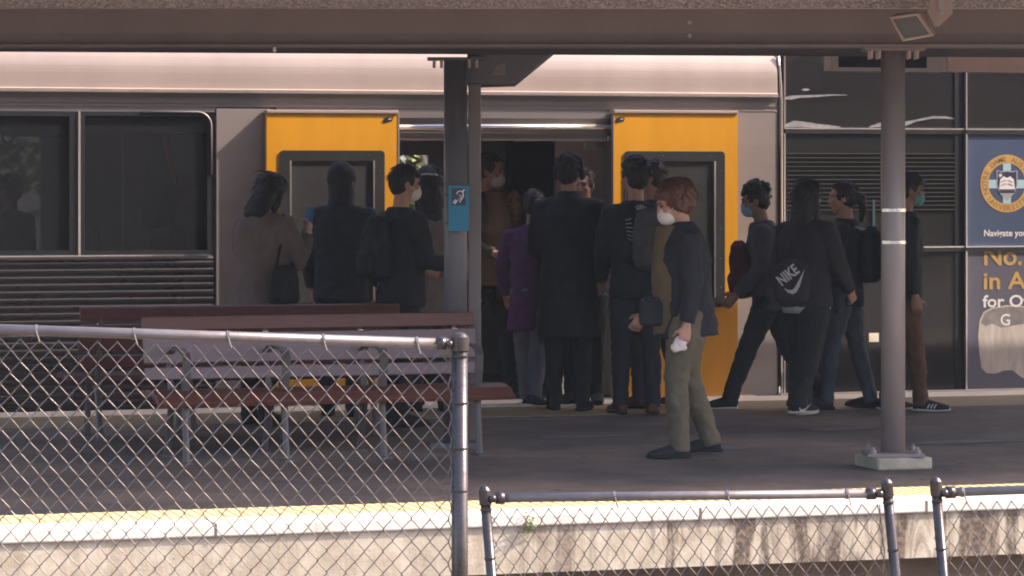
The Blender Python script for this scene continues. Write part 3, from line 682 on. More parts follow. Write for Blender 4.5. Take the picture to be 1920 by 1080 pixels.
# curved bright corner post at the carriage end
pts = [(XA - 0.012, YT + 0.01, rows[0][0] + 0.0), (XA - 0.004, YT + 0.005, rows[0][0] - 0.1), (XA + 0.008, YT - 0.006, rows[0][0] - 0.35), (XA + 0.010, YT - 0.006, 0.5), (XA + 0.010, YT - 0.006, -0.05)]
mb = MB(); mb.tube(pts, 0.009, n=8); mb.build('corner_post', M['chrome'], tr2, smooth=True)
mb = MB(); mb.box((XA - 0.015, YT + 0.051, -0.6), (XB, YT + 0.09, Z(742, 1700))); mb.box((XA, YT + 0.03, rows[0][0] + 0.002), (XB, YT + 0.5, rows[0][0] + 0.5)); mb.build('body', M['steel_dk'], tr2)
mb = MB(); mb.box((XA, YT + 0.9, 0.0), (XB, YT + 0.95, rows[0][0])); mb.box((XA + 0.001, YT + 0.1, -0.2), (XA + 0.03, YT + 0.89, rows[0][0])); mb.build('interior_wall', M['int_dark'], tr2)
mb = MB(); mb.box((XA - 0.01, YT - 0.03, -0.045), (XB, YT + 0.05, 0.012)); mb.build('bottom_rail', M['edge'], tr2)
# thin paler lines across the dark glass
mb = MB(); xs0, xs1 = PX(1478, YT), PX(1793, YT)
for i in range(14):
    zz = Z(288 + 8.1 * i, 1640); mb.box((xs0, YT + 0.009, zz - 0.0022), (xs1, YT + 0.0195, zz + 0.0022))
mb.build('blind', mat('blind_line', (0.075, 0.066, 0.063), 0.5, var=0.05), tr2)
a = P(1639, 468, YT); b = P(1641, 375, YT); mb = MB(); mb.box((a.x - 0.008, YT + 0.008, a.z), (b.x + 0.002, YT + 0.0195, b.z)); mb.build('glass_strip', mat('glass_strip', (0.05, 0.09, 0.11), 0.4, var=0.05), tr2)
for px, pw in ((1551, 8), (1640, 10)):
    a = P(px, 633, YT); mb = MB(); mb.box((a.x - pw / 250, YT + 0.012, a.z - 0.034), (a.x + pw / 250, YT + 0.0195, a.z + 0.034)); mb.build('sticker', M['edge'], tr2)
# pale wandering reflections, painted as flat strips on the upper glass
def pale_mark(pts, wd, m, name, parent, y):
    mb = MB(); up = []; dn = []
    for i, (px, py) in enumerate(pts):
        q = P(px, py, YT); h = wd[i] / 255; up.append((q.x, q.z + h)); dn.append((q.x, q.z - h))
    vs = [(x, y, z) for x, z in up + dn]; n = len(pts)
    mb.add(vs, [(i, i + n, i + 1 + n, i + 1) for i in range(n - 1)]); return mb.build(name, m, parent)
pale_mark([(1472, 184), (1485, 183), (1500, 181), (1530, 180), (1560, 178), (1590, 178)], [2, 4, 2.5, 2.2, 1.4, 0.6], M['streak'], 'wash_streak', tr2, YT + 0.0185)
pale_mark([(1472, 236), (1490, 232), (1510, 233), (1535, 236), (1560, 237), (1578, 238)], [2, 6, 5, 4, 2.5, 0.5], M['streak'], 'wash_streak', tr2, YT + 0.0185)
pale_mark([(1632, 238), (1650, 234), (1696, 233), (1720, 226), (1750, 220), (1775, 220), (1800, 224)], [1, 4, 5, 2, 2.4, 2.2, 0.8], M['streak'], 'wash_streak', tr2, YT + 0.0185)
pale_mark([(1505, 168), (1512, 168), (1520, 168)], [0.8, 2.6, 0.8], M['streak'], 'wash_streak', tr2, YT + 0.0185)

# advert lettering and crest
def on_train(px, py): q = P(px, py, YT); return q.x, q.z
YAD = YT + 0.0185
def word(body, px, py_base, cap_px, m, bold, px_end=None, parent=tr2):
    x, zz = on_train(px, py_base); D = YT / (CS - (px - 960) / F * SN); k = D / F
    wd = (on_train(px_end, py_base)[0] - x) if px_end else None
    vs, fs, _ = text_mb(body, cap_px * k, wd, bold)
    mb = MB(); mb.add([(v.x + x, YAD - 0.001, v.z + zz) for v in vs], fs); return mb.build('lettering', m, parent)
word('Navigate your', 1847, 443, 12.5, M['white_print'], 0.018, 1934)
word('No.1', 1847, 497, 37, M['gold'], 0.02, 1935)
word('in Australia', 1846, 542, 33, M['gold'], 0.02, 2063)
word('for Overall', 1844, 576, 23, M['white_print'], 0.02, 1991)
def disc(mb, cx, cz, rx, rz, y, n=48, r_in=0.0):
    if r_in == 0: mb.add([(cx + rx * math.cos(2 * math.pi * i / n), y, cz + rz * math.sin(2 * math.pi * i / n)) for i in range(n)], [tuple(range(n))])
    else:
        vs = [(cx + rx * k * math.cos(2 * math.pi * i / n), y, cz + rz * k * math.sin(2 * math.pi * i / n)) for k in (1, r_in) for i in range(n)]
        mb.add(vs, [(i, (i + 1) % n, (i + 1) % n + n, i + n) for i in range(n)])
cx, cz = on_train(1890, 344); kk = 24.1 / F; rr = 54.5 * kk
cr = MB(); disc(cr, cx, cz, rr, rr, YAD, 56, 0.70); crest = cr.build('crest_ring', M['gold'], tr2)
def cpoly(name, pts, m, y): 
    mb = MB(); mb.add([(cx + a * rr, y, cz + b * rr) for a, b in pts], [tuple(range(len(pts)))]); return mb.build(name, m, crest)
cpoly('crest_cross', [(-0.69, -0.17), (0.69, -0.17), (0.69, 0.13), (-0.69, 0.13)], M['pale_blue'], YAD - 0.0004)
cpoly('crest_cross', [(-0.15, -0.69), (0.15, -0.69), (0.15, 0.69), (-0.15, 0.69)], M['pale_blue'], YAD - 0.0007)
cpoly('crest_shield', [(-0.40, 0.46), (-0.40, -0.05), (-0.30, -0.32), (0, -0.60), (0.30, -0.32), (0.40, -0.05), (0.40, 0.46), (0.2, 0.42), (0, 0.45), (-0.2, 0.42)], M['silver_print'], YAD - 0.001)
cpoly('crest_shield_field', [(-0.36, 0.42), (-0.36, -0.05), (-0.30, -0.24), (0.30, -0.24), (0.36, -0.05), (0.36, 0.42), (0.2, 0.38), (0, 0.41), (-0.2, 0.38)], M['navy'], YAD - 0.0014)
cpoly('crest_book', [(-0.30, -0.20), (0.30, -0.20), (0.26, 0.14), (0.12, 0.25), (0, 0.19), (-0.12, 0.25), (-0.26, 0.14)], M['white_print'], YAD - 0.0018)
cpoly('crest_chevron', [(-0.29, -0.33), (0.29, -0.33), (0.30, -0.25), (-0.30, -0.25)], M['navy'], YAD - 0.0018)
st = []
for i in range(14):
    r = 0.10 if i % 2 == 0 else 0.035; t = math.pi * 2 * i / 14; st.append((-0.25 + r * math.sin(t), 0.28 + r * math.cos(t)))
cpoly('crest_star', st, M['white_print'], YAD - 0.0018)
mb = MB()
for zz in (0.08, -0.04):
    for s in (-1, 1):
        mb.tube([(cx + s * rr * a, YAD - 0.002, cz + rr * (zz + 0.03 * math.sin(a * 22))) for a in (0.03, 0.08, 0.13, 0.18, 0.23)], 0.0022, ref=(0, 1, 0), n=4)
mb.build('crest_lines', M['navy'], crest)
mb = MB()
def ring_text(s, a0, a1, inward):
    for i, ch in enumerate(s):
        if ch == ' ': continue
        a = R(a0 + (a1 - a0) * i / (len(s) - 1)); vs, fs, wd = text_mb(ch, rr * 0.19, None, 0.01)
        rad = rr * (0.76 if not inward else 0.94)
        rot = (a - math.pi / 2) if not inward else (a + math.pi / 2)
        c, s_ = math.cos(rot), math.sin(rot)
        mb.add([(cx + rad * math.cos(a) + (v.x - wd / 2) * c - v.z * s_, YAD - 0.0006, cz + rad * math.sin(a) + (v.x - wd / 2) * s_ + v.z * c) for v in vs], fs)
ring_text('NOTRE DAME AUSTRALIA', 200, -20, False)
ring_text('UNIVERSITY', 222, 318, True)
mb.build('crest_lettering', mat('gold_dark_print', (0.26, 0.14, 0.05), 0.5, var=0.04), crest)
# whitish smeared shape with a letter G on the lower advert
def blob(name, pts, m, y, parent=tr2):
    mb = MB(); mb.add([(*((on_train(a, b)[0]), y, on_train(a, b)[1]),) for a, b in pts], [tuple(range(len(pts)))]); return mb.build(name, m, parent)
blob('pale_shape', [(1838, 660), (1836, 630), (1839, 600), (1846, 585), (1862, 577), (1890, 572), (1920, 574), (1960, 580), (1985, 600), (1992, 640), (1985, 690), (1960, 712), (1935, 718), (1915, 706), (1900, 694), (1885, 695), (1868, 701), (1852, 700), (1842, 690)][::-1], M['smear'], YAD - 0.0002)
blob('pale_shape', [(1841, 606), (1848, 588), (1864, 579), (1892, 575), (1925, 577), (1960, 584), (1975, 600), (1960, 612), (1930, 606), (1905, 610), (1880, 615), (1862, 607), (1850, 612)][::-1], M['smear_dk'], YAD - 0.0005)
word('G', 1878, 610, 22, M['white_print'], 0.01)

# ================================================================= TREES beyond the train
def tree(name, loc, h, r, label, seed):
    rnd = random.Random(seed); o = empty(name, loc, 0, label, 'tree', 'trees beyond the train')
    mb = MB(); mb.tube([(0, 0, 0), (0.1, 0, h * 0.25), (0, 0.1, h * 0.5), (0.1, 0, h * 0.8)], [0.22, 0.18, 0.12, 0.04], n=8)
    for i in range(7):
        a = rnd.uniform(0, 6.28); z = h * rnd.uniform(0.3, 0.6); q = r * rnd.uniform(0.5, 0.8)
        mb.tube([(0, 0, z), (q * 0.5 * math.cos(a), q * 0.5 * math.sin(a), z + 0.5), (q * math.cos(a), q * math.sin(a), z + 0.8)], [0.09, 0.05, 0.02], n=6)
    mb.build('trunk', M['bark'], o, smooth=True)
    mb = MB()
    cl = [Vector((rnd.gauss(0, 0.5) * r, rnd.gauss(0, 0.5) * r, h * rnd.uniform(0.22, 0.98))) for _ in range(60)]
    for c in cl:
        for _ in range(70):
            q = c + Vector((rnd.gauss(0, 0.3), rnd.gauss(0, 0.3), rnd.gauss(0, 0.25))); a = Vector((rnd.gauss(0, 1), rnd.gauss(0, 1), rnd.gauss(0, 0.6))).normalized() * 0.11
            b = a.cross(Vector((rnd.gauss(0, 1), rnd.gauss(0, 1), rnd.gauss(0, 1)))).normalized() * 0.05
            mb.add([q - a, q + b, q + a, q - b], [(0, 1, 2, 3)])
    mb.build('crown', M['leaf'], o); return o
tree('broadleaf_tree', Vector((PX(780, 31), 31, -1.15)), 5.2, 2.6, 'sunlit green tree glimpsed through the train window in the open doorway', 5)
tree('broadleaf_tree', Vector((PX(-90, 33), 33, -1.15)), 5.6, 2.8, 'green tree glimpsed through the left train window behind the seated passenger', 11)

# ================================================================= FENCES
def fence(pL, pR, label, pitch, hh, depth, posts, skew=0.0, rail_r=0.0215, clamps=(), mesh_top=0.032, wire=0.0021):
    pL, pR = Vector(pL), Vector(pR); d = pR - pL; ln = d.length; ux = d.normalized()
    o = empty('chain_link_fence', (pL.x, pL.y, -0.82), 0, label, 'fence', 'galvanised chain link fences')
    base = Vector(o.location)
    nrm = Vector((ux.y, -ux.x, 0)).normalized()
    if nrm.y > 0: nrm = -nrm
    up = Vector((0, 0, 1))
    lat = Vector((CS, -SN, 0))
    down = lambda v: -up * v + lat * (skew * v)
    a = pL - base; b = pR - base
    mb = MB(); mb.tube([a, b], rail_r, n=18); r = mb.build('top_rail', M['galv_rail'], o)
    for p in r.data.polygons: p.use_smooth = len(p.vertices) == 4
    for t in clamps:
        c = a + (b - a) * t; mb = MB(); mb.tube([c - ux * 0.005, c + ux * 0.005], rail_r + 0.0028, n=14); mb.tube([c + nrm * (rail_r + 0.004), c + nrm * (rail_r + 0.006) - up * 0.04 + ux * 0.012], 0.0026, n=6); mb.build('wire_tie', M['galv_rail'], o)
    # woven wires
    mb = MB(); nk = int(ln / (pitch / 2)) + 1; nj = int((depth - mesh_top) / (hh / 2)); rnd = random.Random(int(ln * 1000))
    wob = lambda k, j: Vector((rnd.gauss(0, 0.0012), 0, rnd.gauss(0, 0.0012)))
    for k in range(-1, nk):
        pts = []
        for j in range(nj + 1):
            i = k + 1 if ((k + j) % 2) else k
            x = i * pitch / 2
            if x < -0.001 or x > ln - 0.03: 
                x = min(max(x, 0), ln - 0.03)
            c = a + ux * x + down(mesh_top + j * hh / 2) + wob(k, j)
            inner = 0.0022 if i > k else -0.0022        # wires hook over each other at the bends
            kx = ux * (inner * 0.8)
            s = 0.0032 if i == k else -0.0032
            pts.append(c + nrm * 0.0032 + kx - up * -0.001 if i == k else c + kx - nrm * 0.0032)
        if len(pts) > 1:
            fine = [pts[0]]
            for p, q in zip(pts, pts[1:]):
                if (q - p).length > 0.01: fine += [p.lerp(q, 0.14), p.lerp(q, 0.86)]
                fine.append(q)
            mb.tube(fine, wire, n=6)
    mb.build('wire_mesh', M['wire'], o, smooth=True)
    for (t, top, rad, lean) in posts:
        c = a + (b - a) * t; ht = 1.2
        tp = c + up * top; bt = c - up * (c.z - 0.0) + lat * lean * c.z
        mb = MB(); mb.tube([bt, tp], rad, n=22); p = mb.build('post', M['galv'], o)
        for q in p.data.polygons: q.use_smooth = len(q.vertices) == 4
        dv = (bt - tp).normalized()
        mb = MB(); mb.tube([tp + dv * 0.055, tp + dv * 0.004, tp - dv * 0.008, tp - dv * 0.014], [rad + 0.004, rad + 0.004, rad * 0.8, rad * 0.3], n=22); mb.build('post_cap', M['galv'], p, smooth=False)
        for s in (0.075, 0.25, 0.42, 0.58):
            q = tp + dv * s; mb = MB(); mb.tube([q - dv * 0.003, q + dv * 0.003], rad + 0.0028, n=18); mb.build('band', M['galv'], p)
        sd = -1 if t > 0.5 else 1
        q = c + ux * sd * (rad + 0.01) * 1.0
        mb = MB(); mb.ball(q + nrm * 0.02, (0.015, 0.015, 0.015), n=10, m=6); mb.tube([q + ux * sd * 0.012, q + ux * sd * 0.045], rail_r + 0.006, n=14); mb.build('rail_clamp', M['galv'], p, smooth=True)
    return o
D1L, D1R = 11.75, 11.75
pL = Cp(-330, 607, D1L - 0.35); pR = Cp(862, 645, D1R)
fence(pL, pR, 'tall chain link fence with a thick end post in front of the benches', 0.0705, 0.0835, 1.45,
      [(1.0, 0.03, 0.031, 0.0)], rail_r=0.0195, clamps=(0.327, 0.48, 0.628, 0.78, 0.93))
pL = Cp(908, 934, 11.3); pR = Cp(1662, 925, 11.45)
fence(pL, pR, 'low chain link fence panel between two leaning capped posts', 0.0575, 0.0835, 0.75,
      [(0.0, 0.032, 0.0185, 0.085), (1.0, 0.042, 0.0185, 0.10)], skew=0.09, rail_r=0.0165, clamps=(0.32, 0.60, 0.90), mesh_top=0.04)
pL = Cp(1754, 924, 11.42); pR = Cp(2560, 896, 11.75)
fence(pL, pR, 'low chain link fence panel at the corner with one capped post in view', 0.0575, 0.0835, 0.75,
      [(0.0, 0.045, 0.0185, 0.085), (1.0, 0.045, 0.0185, 0.085)], skew=0.09, rail_r=0.0165, clamps=(0.06, 0.4, 0.7), mesh_top=0.04)

# ================================================================= BENCHES
def bench(loc, rz, label, boards, seatm, frames=4, span=0.59):
    o = empty('station_bench', loc, rz, label, 'bench', 'red timber benches back to back')
    L0 = -(frames - 1) * span / 2; ext = 0.13
    x0, x1 = L0 - ext - 0.02, -L0 + ext
    # local: sits facing -y; y=0 is the front leg line
    for i in range(frames):
        x = L0 + i * span
        mb = MB()
        mb.tube([(x, -0.01, 0.0), (x, 0.0, 0.12), (x, 0.03, 0.36)], [0.024, 0.02, 0.02], n=8)
        mb.tube([(x, 0.50, 0.0), (x, 0.44, 0.15), (x, 0.36, 0.36)], [0.024, 0.02, 0.02], n=8)
        mb.tube([(x, -0.04, 0.358), (x, 0.2, 0.345), (x, 0.38, 0.37), (x, 0.44, 0.55), (x, 0.50, 0.79)], [0.014, 0.016, 0.018, 0.016, 0.014], n=8)
        mb.box((x - 0.03, -0.09, 0.0), (x + 0.03, 0.06, 0.012)); mb.box((x - 0.03, 0.44, 0.0), (x + 0.03, 0.56, 0.012))
        mb.build('leg', M['bench_iron'], o, smooth=False)
        mb = MB()
        path = [(x, 0.46, 0.60), (x, 0.34, 0.645), (x, 0.10, 0.645), (x, 0.02, 0.63), (x, -0.015, 0.59), (x, 0.0, 0.50), (x, 0.02, 0.42)]
        for (p, q) in zip(path, path[1:]):
            p, q = Vector(p), Vector(q); t = (q - p); n_ = Vector((1, 0, 0)).cross(t).normalized()
            mb.obox((p + q) / 2, (0.024, 0, 0), n_ * 0.006, t / 2 * 1.06)
        mb.build('armrest', M['bench_iron'], o)
    sl = MB()
    for k in range(5):
        y = -0.07 + k * 0.092; z = (0.350, 0.376, 0.384, 0.380, 0.374)[k]; a = (0.62, 0.22, 0.02, -0.05, -0.08)[k]
        mb = MB(); mb.obox(((x0 + x1) / 2 + 0.02, y + 0.04, z + 0.012), ((x1 - x0) / 2 + 0.05, 0, 0), (0, 0.041 * math.cos(a), 0.041 * math.sin(a)), (0, -0.018 * math.sin(a), 0.018 * math.cos(a))); mb.build('seat_slat', seatm, o, bevel=0.006)
    for (za, zb_, m) in boards:
        ya = 0.395 + (za - 0.40) * 0.26; yb = 0.395 + (zb_ - 0.40) * 0.26
        c = Vector(((x0 + x1) / 2, (ya + yb) / 2, (za + zb_) / 2)); v = Vector((0, yb - ya, zb_ - za)) / 2; n_ = Vector((0, -v.z, v.y)).normalized() * 0.016
        mb = MB(); mb.obox(c, ((x1 - x0) / 2, 0, 0), n_, v); mb.build('back_slat', m, o, bevel=0.006)
    for i in range(frames):
        x = L0 + i * span; z = 0.728
        mb = MB(); mb.ball((x, 0.395 + (z - 0.40) * 0.26 - 0.02, z), (0.018, 0.008, 0.006), n=8, m=5); mb.build('bolt', M['strap'], o)
    return o
bl = G(350, 17.97); br = G(900, 18.55)
mid = (bl + br) / 2
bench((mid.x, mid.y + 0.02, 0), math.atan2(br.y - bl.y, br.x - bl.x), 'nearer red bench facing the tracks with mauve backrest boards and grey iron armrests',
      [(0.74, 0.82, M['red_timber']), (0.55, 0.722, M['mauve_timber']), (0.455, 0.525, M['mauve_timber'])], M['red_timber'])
fb = G(455, 19.7)
bench((fb.x, 19.9, 0), math.pi, 'farther dark red bench facing the train, backed against the nearer bench', [(0.75, 0.835, M['dark_timber']), (0.56, 0.725, M['dark_timber']), (0.455, 0.53, M['dark_timber'])], M['dark_timber'])

# ================================================================= PEOPLE
def cloth(name, col, rough=0.85, var=0.15): return mat('cloth_' + name, col, rough, var=var, scale=9, bump=0.25, bscale=140, spec=0.25)
BLK = cloth('black', (0.020, 0.023, 0.028)); NAVY = cloth('navy', (0.022, 0.027, 0.036)); CHAR = cloth('charcoal', (0.036, 0.035, 0.040))
SKIN = mat('skin_light', (0.42, 0.22, 0.155), 0.5, var=0.08, scale=14); SKIN2 = mat('skin_tan', (0.26, 0.13, 0.085), 0.5, var=0.08, scale=14)
HAIRK = mat('hair_black', (0.010, 0.0095, 0.011), 0.6, var=0.3, scale=30, stretch=(3, 3, 0.4), bump=0.5, bscale=60)
HAIRB = mat('hair_brown', (0.045, 0.026, 0.018), 0.45, var=0.3, scale=30, stretch=(3, 3, 0.4), bump=0.5, bscale=60)
HAIRR = mat('hair_auburn', (0.105, 0.036, 0.018), 0.45, var=0.35, scale=30, stretch=(3, 3, 0.4), bump=0.5, bscale=60)
MASKW = mat('mask_white', (0.66, 0.60, 0.56), 0.8, var=0.04); MASKB = mat('mask_blue', (0.22, 0.36, 0.50), 0.8, var=0.04); MASKT = mat('mask_teal', (0.10, 0.30, 0.30), 0.8, var=0.04)
EYE_M = mat('eye', (0.03, 0.02, 0.016), 0.2, var=0.0); LIP = mat('lips', (0.24, 0.085, 0.075), 0.5, var=0.05)
SOLEW = mat('sole_white', (0.5, 0.47, 0.46), 0.6, var=0.05)

def person(label, px, D, H, phi, top, bottom, hair=None, hairm=HAIRK, skin=SKIN, lean=0.0, head=(0, 0), legs=((0, 0), (0, 0)), arms=None, bulk=1.0,
           hem=0.07, flare=1.0, fit=1.0, shoe=None, sole=None, mask=None, hood=False, face=False, feet=(0, 0), zoff=0.0, collar=None, sleeve=1.0, under=None, hips=1.0, group=None, fist=55, legw=1.0, legsplay=0.0, deep=1.0, headk=1.0):
    """legs: (hip flex, knee flex) for left and right; arms: (flex, abduct, elbow, inward) for left and right; phi: 0 = back to the camera, 90 = facing photo left"""
    h = H; loc = G(px, D); loc.z = zoff; rz = R(phi) - TH
    arms = arms or ((4, 8, 12, 0), (4, 8, 12, 0))
    J = {}; low = 1e9
    hip0 = {}
    for s, (a, k), fp in ((-1, legs[0], feet[0]), (1, legs[1], feet[1])):
        a, k = R(a), R(k)
        hp = Vector((s * 0.052 * h * hips, 0, 0)); kn = hp + Vector((s * 0.012 * h + s * legsplay * h, math.sin(a), -math.cos(a))).normalized() * 0.245 * h
        an = kn + Vector((s * legsplay * 0.5, math.sin(a - k), -math.cos(a - k))).normalized() * 0.245 * h
        J[s] = [hp, kn, an]; fdir = Vector((s * 0.16, math.cos(R(fp)), math.sin(R(fp)))).normalized()
        toe = an + fdir * 0.115 * h; J[s].append(toe); J[s].append(fdir)
        low = min(low, an.z - 0.042 * h, toe.z - 0.030 * h)
    base = Vector((0, 0, -low))
    for s in (-1, 1): J[s] = [v + base for v in J[s][:4]] + [J[s][4]]
    pel = base.copy(); ld = R(lean); sp = Vector((0, math.sin(ld), math.cos(ld)))
    fwd = Vector((0, math.cos(ld), -math.sin(ld))); rt = Vector((1, 0, 0))
    neckb = pel + sp * 0.315 * h
    hp_, hy_ = R(head[0]), R(head[1])
    hm = (Matrix.Rotation(-ld * 0.5, 3, 'X') @ Matrix.Rotation(hy_, 3, 'Z') @ Matrix.Rotation(hp_, 3, 'X'))
    up = hm @ Vector((0, 0, 1))
    hs = h / 1.7 * headk
    hc = neckb + (sp * 0.6 + up * 0.4).normalized() * 0.062 * h + up * 0.032 * h + hm @ Vector((0, 0.012 * h, 0))
    # raise so that the crown is at H
    HP = lambda x, y, z: hc + hm @ (Vector((x, y, z)) * hs)
    # ---- body: one continuous skin mesh
    b = MB()
    tor = [(-0.03, .085, .065), (0.02, .088, .066), (.10, .074, .055), (.20, .088, .06), (.27, .082, .05), (.30, .04, .04)]
    b.loft([(pel + sp * t * h, rt * w_ * h, fwd * d_ * h) for t, w_, d_ in tor])
    for s in (-1, 1):
        hp, kn, an, toe, fd = J[s]
        b.tube([hp + Vector((0, 0, 0.03 * h)), hp.lerp(kn, 0.5), kn, kn.lerp(an, 0.35), an], [.042 * h, .038 * h, .028 * h, .029 * h, .019 * h], n=12)
        b.tube([an + Vector((0, -0.02 * h, -0.02 * h)), an.lerp(toe, 0.5) + Vector((0, 0, -0.022 * h)), an.lerp(toe, 0.85) + Vector((0, 0, -0.016 * h))], [.015 * h, .012 * h, .008 * h], n=10)
    b.tube([neckb - sp * 0.03 * h, neckb + sp * 0.01 * h, HP(0, -0.012, -0.05)], [.04 * h, .032 * h, .032 * h], n=14)
    b.ball(HP(0, -0.010, 0.03), Vector((.073, .094, .086)) * hs, hm, 18, 12)
    b.ball(HP(0, 0.022, -0.03), Vector((.060, .068, .080)) * hs, hm, 16, 10)
    b.ball(HP(0, 0.052, -0.085), Vector((.032, .030, .026)) * hs, hm)
    b.ball(HP(0, 0.078, 0.032), Vector((.050, .016, .012)) * hs, hm)
    b.loft([(HP(0, 0.082, 0.02), hm @ Vector((.009 * hs, 0, 0)), hm @ Vector((0, .010 * hs, 0))), (HP(0, 0.098, -0.015), hm @ Vector((.013 * hs, 0, 0)), hm @ Vector((0, .014 * hs, 0))), (HP(0, 0.094, -0.032), hm @ Vector((.018 * hs, 0, 0)), hm @ Vector((0, .014 * hs, 0)))])
    for s in (-1, 1):
        b.ball(HP(s * 0.074, -0.008, -0.008), Vector((.011, .021, .031)) * hs, hm)
        b.ball(HP(s * 0.036, 0.066, -0.02), Vector((.022, .018, .018)) * hs, hm)
    b.ball(HP(0, 0.082, -0.055), Vector((.022, .010, .009)) * hs, hm)
    A = {}
    for s, (fx, ab, el, inw) in ((-1, arms[0]), (1, arms[1])):
        sh = pel + sp * 0.272 * h + rt * s * 0.108 * h * (0.9 + 0.1 * bulk)
        fx, ab, el, inw = R(fx), R(ab), R(el), R(inw)
        ud = Vector((s * math.sin(ab), math.sin(fx) * math.cos(ab), -math.cos(fx) * math.cos(ab)))
        fd = Vector((s * math.sin(ab * 0.4 - inw), math.sin(fx + el) * math.cos(inw), -math.cos(fx + el) * math.cos(inw))).normalized()
        elb = sh + ud * 0.168 * h; wr = elb + fd * 0.148 * h
        A[s] = (sh, elb, wr, fd)
        b.tube([sh, sh.lerp(elb, 0.5), elb, elb.lerp(wr, 0.4), wr], [.030 * h, .026 * h, .022 * h, .022 * h, .015 * h], n=12)
        pn = Vector((-s, 0.15, 0)); pn = (pn - fd * pn.dot(fd)).normalized(); sd = fd.cross(pn).normalized()
        if sd.y + sd.z < 0: sd = -sd             # thumb side points forward or up
        pc = wr + fd * 0.028 * h
        b.loft([(wr - fd * .005 * h, sd * .016 * h, pn * .012 * h), (wr + fd * .02 * h, sd * .023 * h, pn * .011 * h), (wr + fd * .050 * h, sd * .024 * h, pn * .010 * h), (wr + fd * .056 * h, sd * .02 * h, pn * .007 * h)])
        for i, (off, ln) in enumerate(((.018, .043), (.006, .048), (-.006, .045), (-.0175, .035))):
            p0 = wr + fd * .050 * h + sd * off * h; pts = [p0]; ang = R(fist * 0.4 + 5 * i)
            for q in (0.42, 0.32, 0.26):
                dd = fd * math.cos(ang) + pn * math.sin(ang) + sd * off * 1.5; pts.append(pts[-1] + dd.normalized() * ln * q * h); ang += R(fist * 0.6)
            b.tube(pts, [.0058 * h, .0054 * h, .005 * h, .004 * h], n=8)
        p0 = wr + fd * .016 * h + sd * .018 * h
        b.tube([p0, p0 + (fd * 0.55 + sd * 0.6 + pn * 0.4).normalized() * .022 * h, p0 + (fd * 0.75 + sd * 0.45 + pn * 0.6).normalized() * .043 * h], [.008 * h, .0066 * h, .0048 * h], n=8)
    o = b.build('person', skin, None, voxel=0.0065, smit=3)
    o.location = loc; o.rotation_euler = (0, 0, rz); tag(o, label, 'person', group)
    # ---- clothes
    g = MB(); bw = bulk
    secs = [(-hem, .100 * flare, .080 * flare)]
    if hem > 0.16: secs += [(-hem * 0.5, .100 * (1 + (flare - 1) * 0.5), .080 * (1 + (flare - 1) * 0.5))]
    secs += [(0.0, .098, .078), (.09, .092, .072), (.19, .106, .076), (.25, .110, .068), (.285, .085, .055), (.318, .045, .045)]
    g.nseg = 22
    g.loft([((pel + (sp if t > 0 else Vector((0, sp.y * 0.6, 1))) * t * h), rt * w_ * h * bw, fwd * d_ * h * bw * deep) for t, w_, d_ in secs])
    del g.nseg
    for s in (-1, 1):
        sh, elb, wr, fd = A[s]
        sh2 = sh - rt * s * 0.01 * h
        g.tube([sh2 - rt * s * 0.03 * h, sh2, sh.lerp(elb, 0.5), elb, elb.lerp(wr, 0.5), wr - fd * (0.01 if sleeve >= 1 else 0.148 * (1 - sleeve)) * h],
               [.036 * h * bw, .043 * h * bw, .038 * h * bw, .034 * h * bw, .030 * h * bw, .025 * h * bw], n=14)
    if collar is not None: g.tube([neckb - sp * 0.02 * h, neckb + sp * 0.022 * h], [.052 * h, .043 * h], n=14)
    if hood:
        g.ball(HP(0, -0.022, 0.022), Vector((.098, .112, .112)) * hs, hm, 18, 12); g.tube([HP(0, -0.02, -0.04), neckb - sp * 0.025 * h], [.088 * hs, .088 * hs], n=16)
    g.build('hoodie' if hood else ('coat' if hem > 0.16 else 'jacket'), top, o, voxel=0.012, smit=5, wrinkle=0.022, wsize=0.07)
    if under is not None:          # open jacket: front strip of the top beneath
        u = MB(); u.nseg = 18
        u.loft([(pel + sp * t * h + fwd * 0.046 * h, rt * w_ * h, fwd * d_ * h) for t, w_, d_ in ((-.07, .085, .082), (0.05, .08, .078), (.15, .085, .078), (.25, .06, .066), (.325, .042, .05))]); del u.nseg
        u.build('shirt', under, o, voxel=0.012, smit=4, wrinkle=0.015)
    t = MB(); t.nseg = 18
    t.loft([(pel + Vector((0, 0, -.035 * h)), rt * .082 * h * hips, fwd * .070 * h), (pel + Vector((0, 0, .02 * h)), rt * .092 * h * hips, fwd * .072 * h), (pel + sp * .07 * h, rt * .086 * h, fwd * .066 * h)]); del t.nseg
    for s in (-1, 1):
        hp, kn, an, toe, fd = J[s]
        t.tube([hp + Vector((0, 0, 0.02 * h)), hp.lerp(kn, 0.35), hp.lerp(kn, 0.75), kn, kn.lerp(an, 0.4), kn.lerp(an, 0.8), an + Vector((0, 0, -0.018 * h))],
               [.050 * h * legw, .054 * h * fit * legw, .045 * h * fit, .040 * h * fit, .038 * h * fit, .033 * h * fit, .034 * h * fit], n=14)
    t.build('trousers', bottom, o, voxel=0.012, smit=4, wrinkle=0.024, wsize=0.06)
    shoes = {}
    for s in (-1, 1):
        hp, kn, an, toe, fd = J[s]; side = fd.cross(Vector((0, 0, 1))).normalized(); upf = side.cross(fd).normalized()
        m = MB(); heel = an - fd * .030 * h - upf * .020 * h
        pts = [(heel - fd * .004 * h, .018, .020), (an - upf * .012 * h, .026, .031), (an + fd * .045 * h - upf * .018 * h, .028, .024), (an + fd * .085 * h - upf * .024 * h, .030, .018), (an + fd * .118 * h - upf * .027 * h, .022, .012)]
        m.loft([(c, side * a * h, upf * q * h) for c, a, q in pts]); m.tube([an - upf * 0.02 * h, an + upf * 0.02 * h], [.026 * h, .026 * h], n=12)
